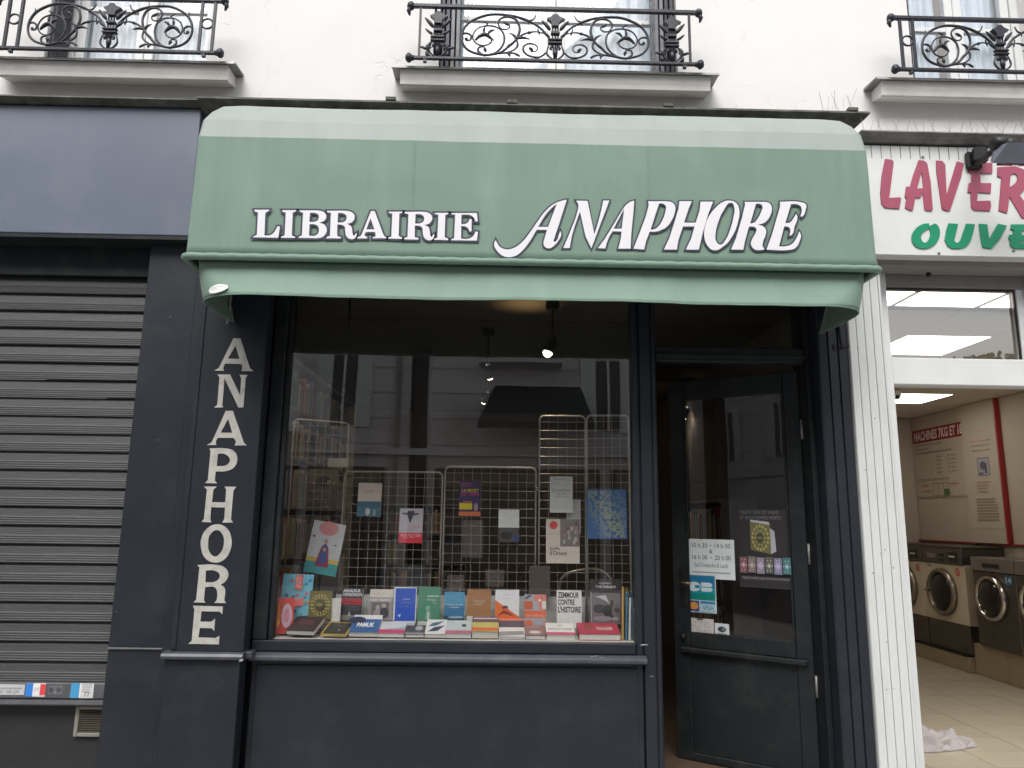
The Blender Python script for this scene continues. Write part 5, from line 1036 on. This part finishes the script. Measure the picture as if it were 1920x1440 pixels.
LAV = [('L', LRED, [[(130, 130), (215, 140), (238, 170), (185, 590), (175, 630), (320, 622), (335, 640), (310, 768), (120, 752), (80, 700), (68, 560), (85, 350)]]),
 ('A', LRED, [[(560, 145), (630, 152), (670, 190), (712, 420), (740, 780), (725, 792), (650, 790), (635, 770), (612, 560), (580, 625), (515, 625), (485, 785), (455, 790), (385, 755), (405, 630), (382, 620), (400, 485), (450, 485), (490, 340)], [(597, 290), (622, 505), (538, 510)]]),
 ('V', LRED, [[(785, 150), (860, 155), (900, 200), (918, 605), (1050, 160), (1140, 185), (1100, 370), (960, 790), (930, 795), (860, 770), (790, 300)]]),
 ('E', LRED, [[(1195, 180), (1505, 180), (1505, 310), (1330, 320), (1355, 375), (1352, 440), (1490, 440), (1485, 568), (1320, 555), (1305, 670), (1480, 665), (1490, 730), (1475, 795), (1270, 785), (1235, 750), (1228, 560), (1190, 555), (1205, 440), (1240, 435), (1240, 310), (1200, 300)]]),
 ('R', LRED, [[(1575, 235), (1800, 225), (1900, 260), (1960, 330), (1960, 480), (1850, 590), (2060, 860), (2020, 900), (1885, 880), (1725, 610), (1700, 810), (1690, 822), (1590, 790), (1625, 370), (1570, 350)], [(1740, 330), (1800, 320, 1), (1830, 380, 1), (1800, 440, 1), (1725, 490)]]),
 ('O', LGRN, [[(690, 955), (600, 970, 1), (510, 1040, 1), (470, 1140, 1), (500, 1230, 1), (580, 1275, 1), (700, 1265, 1), (800, 1180, 1), (832, 1060, 1), (800, 980, 1), (765, 958), (700, 990)], [(690, 1015), (710, 1070, 1), (695, 1150, 1), (635, 1205, 1), (590, 1150, 1), (600, 1090, 1)]]),
 ('U', LGRN, [[(945, 955), (1065, 965), (1015, 1180), (1050, 1208, 1), (1100, 1170), (1170, 960), (1280, 968), (1240, 1130, 1), (1180, 1240, 1), (1060, 1280, 1), (940, 1250, 1), (895, 1170), (915, 1050)]]),
 ('V', LGRN, [[(1335, 962), (1440, 970), (1465, 1165), (1580, 962), (1690, 985), (1600, 1160), (1490, 1282), (1380, 1260), (1350, 1100)]]),
 ('E', LGRN, [[(1750, 970), (1960, 970), (1950, 1040), (1860, 1060), (1890, 1095), (1880, 1110), (1980, 1100), (1975, 1170), (1870, 1190), (1855, 1210), (1990, 1205), (1970, 1285), (1780, 1275), (1735, 1240), (1735, 1170), (1715, 1150), (1725, 1105), (1770, 1100), (1780, 1045), (1740, 1030)]])]
for ch, mt_, cs in LAV:
    v, f = glyph(cs, f6, -.2075); mb = MB(); thick(mb, v, f, .0068); o = mb.build('letter', mt_, lf); o['label'] = ('crimson' if mt_ is LRED else 'green')+' letter '+ch+' on the launderette sign'
# transom and jambs
B('jamb', 2.299, 2.408, .02, .14, .0, 3.14, PVC, lf, .004)
B('transom_head', 2.409, 3.30, .04, .14, 3.06, 3.139, SOFF, lf, .003)
B('transom_rail', 2.409, 3.30, .03, .13, 2.432, 2.602, PVC, lf, .006)
B('transom_stile', 2.409, 2.424, .05, .13, 2.603, 3.059, PVC, lf, .003)
B('mullion', 3.301, 3.41, .02, .14, 2.3, 3.139, PVC, lf, .005)
B('transom_rail', 3.411, 5.4, .03, .13, 2.432, 2.602, PVC, lf, .004)
B('glazing_seal', 2.425, 3.236, .06, .07, 3.047, 3.058, BLACKM, lf, 0); B('glazing_seal', 3.236, 3.246, .06, .07, 2.604, 3.058, BLACKM, lf, 0)
B('transom_sash', 3.247, 3.30, .05, .12, 2.603, 3.059, PVC, lf, .003)
MB().box(2.425, 3.236, .085, .091, 2.604, 3.046).build('transom_glass', GLT, lf)
MB().box(3.411, 5.4, .085, .091, 2.603, 3.139).build('transom_glass', GLT, lf)
a = at(1741, 515, .0); MB().lathe([(.012, -.01), (.012, .01)], a, 'z', 10).tube([(a.x, 0, a.z), (a.x+.05, .05, a.z+.02)], .004, 5).build('soffit_fitting', BLACKM, lf)
# floodlight
fl = thing('floodlight', (3.15, -.2, 3.7), 'black arm floodlight with a blue-grey head in front of the launderette sign', 'floodlight')
a = at(1806, 288, -.2); b = at(1838, 320, -.2)
mb = MB(); mb.box(a.x, b.x, -.235, -.201, b.z, a.z, c=.01); mb.box(a.x+.02, b.x+.01, -.285, -.235, b.z+.02, a.z+.012, c=.015); mb.build('wall_plate', BLACKM, fl)
p0 = at(1832, 308, -.27); p1 = at(1875, 272, -.55); MB().tube([p0, p1], .017, 10).build('arm', BLACKM, fl)
c1 = at(1877, 270, -.56); mb = MB(); mb.lathe([(.03, -.05), (.042, -.04), (.042, .03), (.03, .045)], c1, 'x', 14); mb.ball(c1+Vector((.035, -.02, -.01)), .036); mb.build('knuckle', BLACKM, fl)
h0 = at(1852, 312, -.56); h1_ = at(1872, 283, -.56)
hx = h0.x; mb = MB(); zt_, zb_ = h1_.z, h0.z-.015
HM = Matrix.Translation((hx, -.60, h0.z)) @ Matrix.Rotation(R(22), 4, 'X')
H_ = (h1_.z-h0.z)*1.05+.012
pp = [(0.0, 0, 0), (.5, 0, 0), (.5, .1, .02), (.05, .1, .02), (.045, 0, 0), (.07, 0, H_), (.46, 0, H_), (.44, .1, H_-.02), (.06, .1, H_-.02), (0, .03, 0)]
mb.add([HM @ Vector(q) for q in pp], [(4, 1, 6, 5), (1, 2, 7, 6), (0, 4, 5), (0, 5, 8, 3), (5, 6, 7, 8), (0, 3, 2, 1, 4), (3, 8, 7, 2)])
mb.build('lamp_head', mat('blue_grey_lamp_metal', (.17, .18, .22), .35, .3, var=.1), fl)
MB().box(.08, .44, .015, .085, -.006, .008, M=HM).build('lamp_glass', DGLASS, fl)
# interior shell
X1, Y1, ZC = 5.3, 4.95, 2.92
fb = struct('launderette_floor', MB().box(2.3, X1, -.1, Y1, 0, .088), GROUT)
tile0 = None
x = 2.3
while x < 4.9:
    y = -.08
    while y < Y1-.05:
        if tile0 is None:
            tile0 = MB().box(x+.003, x+.427, y+.003, y+.317, .0885, .1).build('tile', TILEF, fb); px_, py_ = x, y
        else:
            o = tile0.copy(); COL.objects.link(o); o.location = (x-px_, y-py_, random.uniform(-.0008, .0008))
        y += .32
    x += .43
wl = struct('launderette_walls', MB().box(X1+.02, X1+.12, .13, Y1+.02, 0, 3.3).box(2.3, X1+.12, Y1+.021, Y1+.1, 0, 3.3).box(2.293, 2.31, .145, Y1, 0, 3.3), CREAMW)
ys = [Y1-.002, 4.42, 3.87]; z_ = [(1.42, 2.02), (2.02, 2.74), (2.74, ZC)]
for i in range(2):
    for (za, zb2) in ((.1, 1.95), (1.955, 2.62), (2.625, ZC)): MB().box(X1, X1+.018, ys[i+1]+.003, ys[i]-.003, za, zb2-.002).build('panel', CREAMW, wl)
for (ya, yb_) in ((3.264, 2.4), (2.396, 1.5), (1.496, .15)): MB().box(X1, X1+.018, yb_, ya, .1, ZC-.002).build('panel', CREAMW, wl)
for (xa, xb) in ((2.32, 3.3), (3.304, 4.3), (4.304, X1-.003)):
    MB().box(xa, xb, Y1, Y1+.018, .1, ZC-.002).build('panel', CREAMW, wl)
MB().box(X1-.045, X1-.001, 3.29, 3.865, 1.40, ZC-.002).build('pier_panel', CREAMW, wl)
MB().box(X1-.05, X1-.002, 3.264, 3.288, 1.40, ZC-.002).build('red_strip', REDTRIM, wl)
MB().box(X1-.008, X1-.001, 3.867, 3.885, 1.40, 2.64).build('red_strip', REDTRIM, wl)
MB().box(X1-.03, X1-.002, .2, Y1-.004, 1.385, 1.40).build('red_strip', REDTRIM, wl)
ce = struct('launderette_ceiling', MB().box(2.315, X1+.018, .125, Y1+.018, ZC+.02, ZC+.04).box(2.3, 5.4, .13, 5, 3.301, 3.32), GROUT)
LIT = mat('luminous_panel', (.9, .88, .84), emit=(1, .93, .83), estr=4.0)
n0 = 0
for ix in range(5):
    for iy in range(8):
        xa = 2.33+ix*.6; ya = .128+iy*.6
        xb, yb_ = min(xa+.594, X1-.002), min(ya+.594, Y1-.002)
        if (ix, iy) in ((1, 1), (3, 5), (1, 5), (3, 1)):
            t = thing('ceiling_light', ((xa+xb)/2, (ya+yb_)/2, ZC), {(1, 1): 'square luminous ceiling panel nearest the launderette transom window', (3, 5): 'square luminous ceiling panel beside the security camera, deep in the launderette', (1, 5): 'square luminous ceiling panel deep in the launderette, hidden behind the left jamb', (3, 1): 'square luminous ceiling panel near the launderette front at the right'}[(ix, iy)], 'ceiling light', 'luminous ceiling panels')
            MB().box(xa, xb, ya, yb_, ZC, ZC+.016).build('diffuser', LIT, t)
        else: MB().box(xa, xb, ya, yb_, ZC+.002, ZC+.014).build('ceiling_tile', CEILM, ce)
for i in range(4):
    xa = 2.31+i*.64; t = thing('ceiling_light', (xa+.3, .85, 3.2), 'bright luminous panel high behind the transom glass, '+['leftmost of four', 'second of four', 'third of four', 'rightmost of four'][i], 'ceiling light', 'luminous panels behind the transom')
    MB().box(xa, xa+.6, .50, 1.16, 3.2, 3.22).build('diffuser', LIT, t); MB().box(xa+.605, xa+.635, .45, 1.2, 3.195, 3.23).build('frame_bar', SOFF, t)
# security camera
p = atz(1680, 741, 2.86); t = thing('security_camera', p, 'white dome security camera on the launderette ceiling', 'camera')
c = MB(); c.lathe([(.045, .05), (.05, .03), (.05, 0)], p, 'z', 16); c.ball(p, .048, n=16); c.build('dome', PVC, t)
MB().ball(p+Vector((-.005, -.035, -.02)), .02, n=10).build('lens', DGLASS, t)
# plinths
PL = mat('beige_plinth', (.36, .29, .20), .5, var=.05)
t = thing('machine_plinth', (5.07, 4.2, .1), 'low beige plinth under the cream washing machines', 'plinth'); B('kerb_block', 4.84, X1-.004, 3.46, Y1-.004, .101, .255, PL, t, .006); B('dark_edge', 4.835, 4.9, 3.465, Y1-.01, .257, .275, BLACKM, t, 0)
t = thing('machine_plinth', (5.07, 2.2, .1), 'higher beige plinth under the steel washing machines', 'plinth')
for ya, yb_ in ((2.95, 3.455), (2.43, 2.945), (1.9, 2.425), (1.2, 1.895)): B('plinth_tile', 4.90, X1-.004, ya, yb_, .101, .40, PL, t, .005)
def ring_door(par, y, z, r, xf, dark):
    g = MB(); o_ = (xf, y, z)
    g.lathe([(r*1.0, 0), (r*1.0, -.03), (r*.93, -.055), (r*.84, -.05), (r*.80, -.02), (r*.80, 0)], o_, 'x', 36); d = g.build('door', CHROME if dark else mat('dull_door_ring', (.3, .27, .22), .3, .8, var=.1), par)
    MB().lathe([(r*.83, -.012), (r*.82, -.03), (r*.55, -.06), (r*.2, -.072), (.004, -.074)], o_, 'x', 28).build('door_glass', DGLASS, d)
    if not dark: MB().box(xf-.075, xf-.045, y+r*.72, y+r*1.05, z-.012, z+.012, c=.004).build('door_handle', CHROME, d)
def badge(par, y, z, r, xf, txt, bgc, fg):
    A = Art(Vector((xf, y+r, z-r)), Vector((0, -2*r, 0)), Vector((0, 0, 2*r)), Vector((-1, 0, 0)), .0015)
    if bgc: A.ell(.5, .5, .5, .5, bgc, 20)
    A.text(txt, .22, .26, .78, .74, fg, 0, .02); A.build('number_badge', par)
def washer_cream(y0, num, label):
    t = thing('washing_machine', (5.05, y0+.37, .28), label, 'washing machine', 'cream washing machines'); y1 = y0+.735
    B('cabinet', 4.87, X1-.006, y0, y1, .56, 1.17, ENAMEL, t, .006); B('steel_base', 4.872, X1-.006, y0+.002, y1-.002, .276, .556, STEEL, t, .004)
    B('control_panel', 4.85, X1-.006, y0, y1, 1.173, 1.335, STEEL, t, .006); B('panel_window', 4.842, 4.851, y0+.08, y0+.22, 1.20, 1.30, DGLASS, t, .002); B('slot_label', 4.838, 4.843, y0+.1, y0+.2, 1.245, 1.262, flat((.4, .42, .3)), t, 0)
    for q in range(4): MB().lathe([(.012, -.012), (.012, 0)], (4.85, y0+.32+(q % 2)*.05, 1.21+.05*(q//2)), 'x', 8).build('button', BLACKM, t)
    B('name_plate', 4.846, 4.851, y0+.45, y0+.62, 1.225, 1.275, flat((.14, .12, .11)), t, .001); B('top_rail', 4.86, X1-.006, y0, y1, 1.337, 1.365, STEEL, t, .006)
    ring_door(t, y0+.40, .87, .25, 4.87, False); badge(t, y0+.115, 1.095, .042, 4.8685, num, (.42, .08, .05), (.5, .35, .3)); B('type_plate', 4.865, 4.8695, y0+.60, y0+.66, 1.12, 1.15, flat((.2, .2, .2)), t, 0)
washer_cream(3.44, '15', 'cream washing machine with red badge 15, beside the steel machines')
washer_cream(4.19, '16', 'cream washing machine with red badge 16, half hidden behind the white pilaster')
def washer_steel(y0, num, label):
    t = thing('washing_machine', (5.05, y0+.3, .4), label, 'washing machine', 'steel washing machines'); y1 = y0+.63
    B('cabinet', 4.86, X1-.006, y0, y1, .405, 1.135, STEEL, t, .008); B('control_panel', 4.845, X1-.006, y0+.002, y1-.002, 1.138, 1.27, mat('pale_steel', (.3, .27, .24), .4, .7, var=.08), t, .006)
    B('display', 4.838, 4.846, y0+.2, y0+.44, 1.175, 1.215, DGLASS, t, .002); B('service_flap', 4.855, 4.8595, y1-.22, y1-.08, .47, .62, STEEL, t, .002)
    ring_door(t, y0+.35, .885, .22, 4.86, True)
    A = Art(Vector((4.858, y0+.15, 1.03)), Vector((0, -.11, 0)), Vector((0, 0, .09)), Vector((-1, 0, 0)), .0015); A.rect(0, 0, 1, 1, (.03, .12, .2)); A.text(num, .15, .2, .85, .8, (.4, .45, .5), 0, .02); A.build('number_badge', t)
washer_steel(2.66, '14', 'steel washing machine numbered 14, next to the cream ones')
washer_steel(2.02, '13', 'steel washing machine at the right edge of the doorway view, nearest the street')
# signs on the wall
t = thing('instruction_board', (X1-.01, 4.4, 1.97), 'cream instruction board with a red MACHINES 7KG ET 18 heading on the launderette wall', 'sign')
MB().box(X1-.006, X1-.001, 3.90, 4.93, 1.90, 2.76).build('board', CREAMW, t)
A = Art(Vector((X1-.0065, 4.93, 1.90)), Vector((0, -1.03, 0)), Vector((0, 0, .86)), Vector((-1, 0, 0)), .0004)
K = (.1, .08, .05); A.rect(0, .80, 1, .99, (.18, .016, .022)); A.text('MACHINES 7KG ET 18', .03, .825, .99, .965, (.5, .40, .40), .12, .035)
A.text('1. METTEZ LE LINGE DANS LA MACHINE', .03, .745, .60, .775, K); A.text('2. FERMEZ LA PORTE', .03, .69, .34, .72, K); A.text('3. SELECTIONNEZ VOTRE PROGRAMME DE LAVAGE', .03, .63, .76, .66, K)
for i in range(5):
    v = .56-.055*i; A.text('%d.' % (i+1), .34, v, .37, v+.025, K); A.text(['BLANC', 'COULEUR', 'MIXTE', 'DELICAT', 'LAINE'][i], .46, v, .46+.1, v+.026, K); A.text(['90', '60', '40', '30', '20'][i]+' - 40 min', .68, v, .84, v+.026, K)
A.text('4. METTEZ VOTRE LESSIVE DANS LES BACS', .03, .245, .68, .275, K)
for (u0, v0, u1, v1) in ((.35, .04, .355, .2), (.46, .04, .465, .2), (.56, .04, .565, .2), (.66, .04, .665, .2), (.35, .035, .665, .04), (.35, .2, .665, .205)): A.rect(u0, v0, u1, v1, K)
A.rect(.57, .045, .66, .12, (.05, .12, .02)); A.lines(.68, .16, .9, .185, 1, (.35, .1, .05)); A.lines(.12, .15, .32, .18, 1, (.3, .12, .08)); A.lines(.16, .07, .32, .1, 1, (.3, .12, .08))
A.text('5. INSEREZ LA MONNAIE ET APPUYEZ SUR LE BOUTON', .03, -.0, .97, .028, K); A.build('print', t)
t = thing('wall_notice', (X1-.05, 3.58, 1.5), 'tall narrow notice with a small picture and lines of print on the wall pier', 'notice')
MB().box(X1-.049, X1-.0455, 3.30, 3.85, 1.55, 2.75).build('sheet', CREAMW, t)
A = Art(Vector((X1-.0495, 3.85, 1.55)), Vector((0, -.55, 0)), Vector((0, 0, 1.2)), Vector((-1, 0, 0)), .0004)
A.text('IMPORTANT', .3, .86, .75, .875, (.4, .2, .15)); A.text('ATTENDEZ', .2, .775, .55, .79, (.4, .15, .1)); A.text('DE LAVER', .58, .775, .85, .79, K); A.text('VOS TAPIS DANS LES', .25, .735, .82, .75, K); A.text('MACHINES A LAVER', .27, .69, .80, .705, K)
A.rect(.38, .47, .74, .63, (.05, .05, .12)); A.rect(.39, .475, .73, .625, (.25, .24, .26)); A.ell(.55, .56, .09, .04, (.08, .08, .12), 8); A.rect(.6, .49, .66, .58, (.07, .07, .1)); A.rect(.42, .48, .55, .5, (.1, .1, .14))
A.text('Merci', .48, .445, .66, .455, (.2, .15, .12)); A.lines(.32, .3, .75, .41, 4, (.28, .2, .16)); A.lines(.25, .05, .9, .26, 8, (.22, .17, .13), .15); A.build('print', t)
# cloth on the floor
t = MB(); N1, N2 = 40, 30; vs_ = []
for i in range(N1):
    for j in range(N2):
        u, v = i/(N1-1), j/(N2-1); x = 2.70+.58*u; y = .82+.62*v*(1-.5*u)+.14*u*u
        x += .03*math.sin(v*9); z = .104+.08*abs(_N.noise(Vector((u*6+v*2, v*4.2, 2))))+.05*max(0, 1-abs((v-.35-.5*u)/.12))*abs(math.sin(u*6+1))+.04*max(0, 1-abs((v-.8+.3*u)/.08))
        if i in (0, N1-1) or j in (0, N2-1): z = .1035+.004*random.random(); x += random.uniform(-.012, .012); y += random.uniform(-.012, .012)
        vs_.append((x, y, z))
tag(t.add(vs_, [(i*N2+j, (i+1)*N2+j, (i+1)*N2+j+1, i*N2+j+1) for i in range(N1-1) for j in range(N2-1)], smooth=True).build('cloth', mat('grey_floor_cloth', (.40, .37, .37), .95, var=.15, vscale=9, bump=.3, dirt=(.2, .17, .16), dscale=8, damt=.5)), 'crumpled grey cloth lying on the launderette floor just inside the doorway', 'cloth')

# ================================================================ ACROSS THE STREET (seen in the panes)
ob = thing('building_opposite', (-4, -13.3, 0), 'pale apartment building across the street with a dark awning, seen only in the window reflections', 'building')
YO = -13.2
OW = mat('pale_street_wall', (.68, .66, .67), .9, var=.06, vscale=1.2, dirt=(.28, .26, .25), dscale=.7, damt=.75)
B('wall', -34, 7.5, -13.8, YO, 0, 11.5, OW, ob, 0)
B('roof', -34.2, 7.7, -15, -13.0, 11.52, 12.6, mat('zinc_roof', (.16, .17, .19), .5, .3), ob, 0)
def owin(x, z, w_, h, par=ob):
    f = B('window', x-w_/2, x+w_/2, YO-.001, YO+.05, z, z+h, mat('dark_pane', (.03, .035, .04), .15), par, 0)
    B('frame', x-.03, x+.03, YO+.051, YO+.07, z, z+h, PVC, f, 0)
    for s_ in (-1, 1):
        B('shutter', x+s_*(w_/2+.2)-.18, x+s_*(w_/2+.2)+.18, YO+.005, YO+.055, z-.05, z+h+.05, WHITEP, f, 0)
for zz in (3.7, 6.6, 9.3):
    for xx in (-19, -16.2, -13.5, -10.8, -8.1, -5.4, 2.65, 5.9): owin(xx, zz, .55, 1.7)
B('cornice_band', -34, 7.5, YO+.001, YO+.12, 3.05, 3.2, OW, ob, 0)
B('reflection_strip', -2.12, -1.72, YO+.001, YO+.04, .5, 7.5, BLACKM, ob, 0); B('balcony_slab', -6.4, -4.6, YO+.002, YO+.7, 3.5, 3.64, OW, ob, 0)  # black strip added to keep the mirrored wall dark at the post
owin(-3.75, 3.75, .55, 1.7); owin(-.95, 6.6, .55, 1.7)
B('pipe', -2.5, -2.4, YO+.001, YO+.1, 0, 11.4, ZINC, ob, 0)
for xa, xb, cl in ((-6.6, -4.7, DARK), (-4.5, -2.7, WOODD), (-1.5, 2.4, DARK2), (2.7, 5.2, SHUTD)):
    f = B('shopfront', xa, xb, YO+.001, YO+.14, 0, 2.75, mat(cl.name+'_far', tuple(.02+.03*random.random() for _ in range(3)), .5), ob, 0); B('sign_band', xa+.1, xb-.1, YO+.141, YO+.16, 2.3, 2.65, mat('faded_sign_band', (.2, .17, .13), .6, var=.3, vscale=2), f, 0)
    n_ = 3
    for k in range(n_): w__ = (xb-xa-.3)/n_; B('pane', xa+.15+k*w__+.05, xa+.15+(k+1)*w__-.05, YO+.141, YO+.15, .6, 2.2, mat('far_shop_pane', (.1, .1, .1), .1, var=.6, vscale=1.5), f, 0)
for k in range(5): B('stone_course', -34, 7.5, YO+.001, YO+.02, 3.3+k*.62, 3.315+k*.62, mat('grey_course_stone', (.42, .4, .4), .9), ob, 0)  # thin grey stone lines across the wall
t = thing('street_awning', (.8, YO, 3.4), 'dark awning on the building across the street, seen in the shop glass', 'awning')
MB().add([(-.1, YO, 4.75), (2.0, YO, 4.75), (2.2, YO+1.0, 3.75), (-.5, YO+1.0, 3.75), (2.2, YO+1.0, 3.6), (-.5, YO+1.0, 3.6)], [(0, 1, 2, 3), (3, 2, 4, 5), (0, 3, 5), (1, 4, 2)]).build('canvas', mat('dark_canvas', (.04, .05, .05), .8), t)
t = thing('balcony', (0, YO, 5.3), 'dark railed balcony across the street, seen in the shop glass', 'balcony')
B('slab', -.5, 1.5, YO, YO+.6, 5.22, 5.32, OW, t, 0)
mb = MB()
for i in range(24): mb.box(-.48+i*.085, -.465+i*.085, YO+.57, YO+.585, 5.32, 6.2)
mb.box(-.5, 1.5, YO+.565, YO+.59, 6.2, 6.23); mb.build('railing', BLACKM, t); B('dark_opening', -.4, 1.4, YO+.001, YO+.03, 5.33, 7.2, BLACKM, t, 0)
LEAFM = mat('dark_foliage', (.05, .075, .035), .8, var=.3, vscale=3); BARK = mat('bark', (.09, .07, .05), .9, var=.3, bump=.4)
def tree(x, y, h, sp, label):
    t = thing('tree', (x, y, 0), label, 'tree', 'trees across the street'); g = MB()
    g.tube([(x, y, -.1), (x+.05, y, h*.35), (x-.05, y, h*.7)], [.14, .10, .05], 8)
    for i in range(7): a = i*.9; g.tube([(x, y, h*(.35+.05*i)), (x+sp*.6*math.cos(a), y+sp*.6*math.sin(a), h*(.55+.06*i))], [.045, .012], 5)
    g.build('trunk', BARK, t); g = MB()
    for i in range(2200):
        a = random.random()*6.283; rr = sp*math.sqrt(random.random()); q = random.random(); zz = h*(.42+.56*q); rr *= math.sin(math.pi*(.12+.8*q))**.6*(.8+.35*math.sin(a*3+q*9))
        c = Vector((x+rr*math.cos(a), y+rr*math.sin(a), zz)); e = Vector((random.gauss(0, 1), random.gauss(0, 1), random.gauss(0, 1))).normalized()*.1; f = e.orthogonal().normalized()*.05
        g.add([c-e, c+f, c+e, c-f], [(0, 1, 2, 3)])
    g.build('crown', LEAFM, t)
for i, (x, y, h, sp) in enumerate([(8.9, -14, 5.7, 1.2), (10.6, -15, 5.2, 1.4), (12.4, -14, 6.0, 1.2), (14.6, -15, 6.5, 1.7)]):
    tree(x, y, h, sp, 'small dark tree across the street, '+['nearest the pale building', 'second from the pale building', 'third from the pale building', 'farthest from the pale building'][i])
print('objects', len(bpy.data.objects))
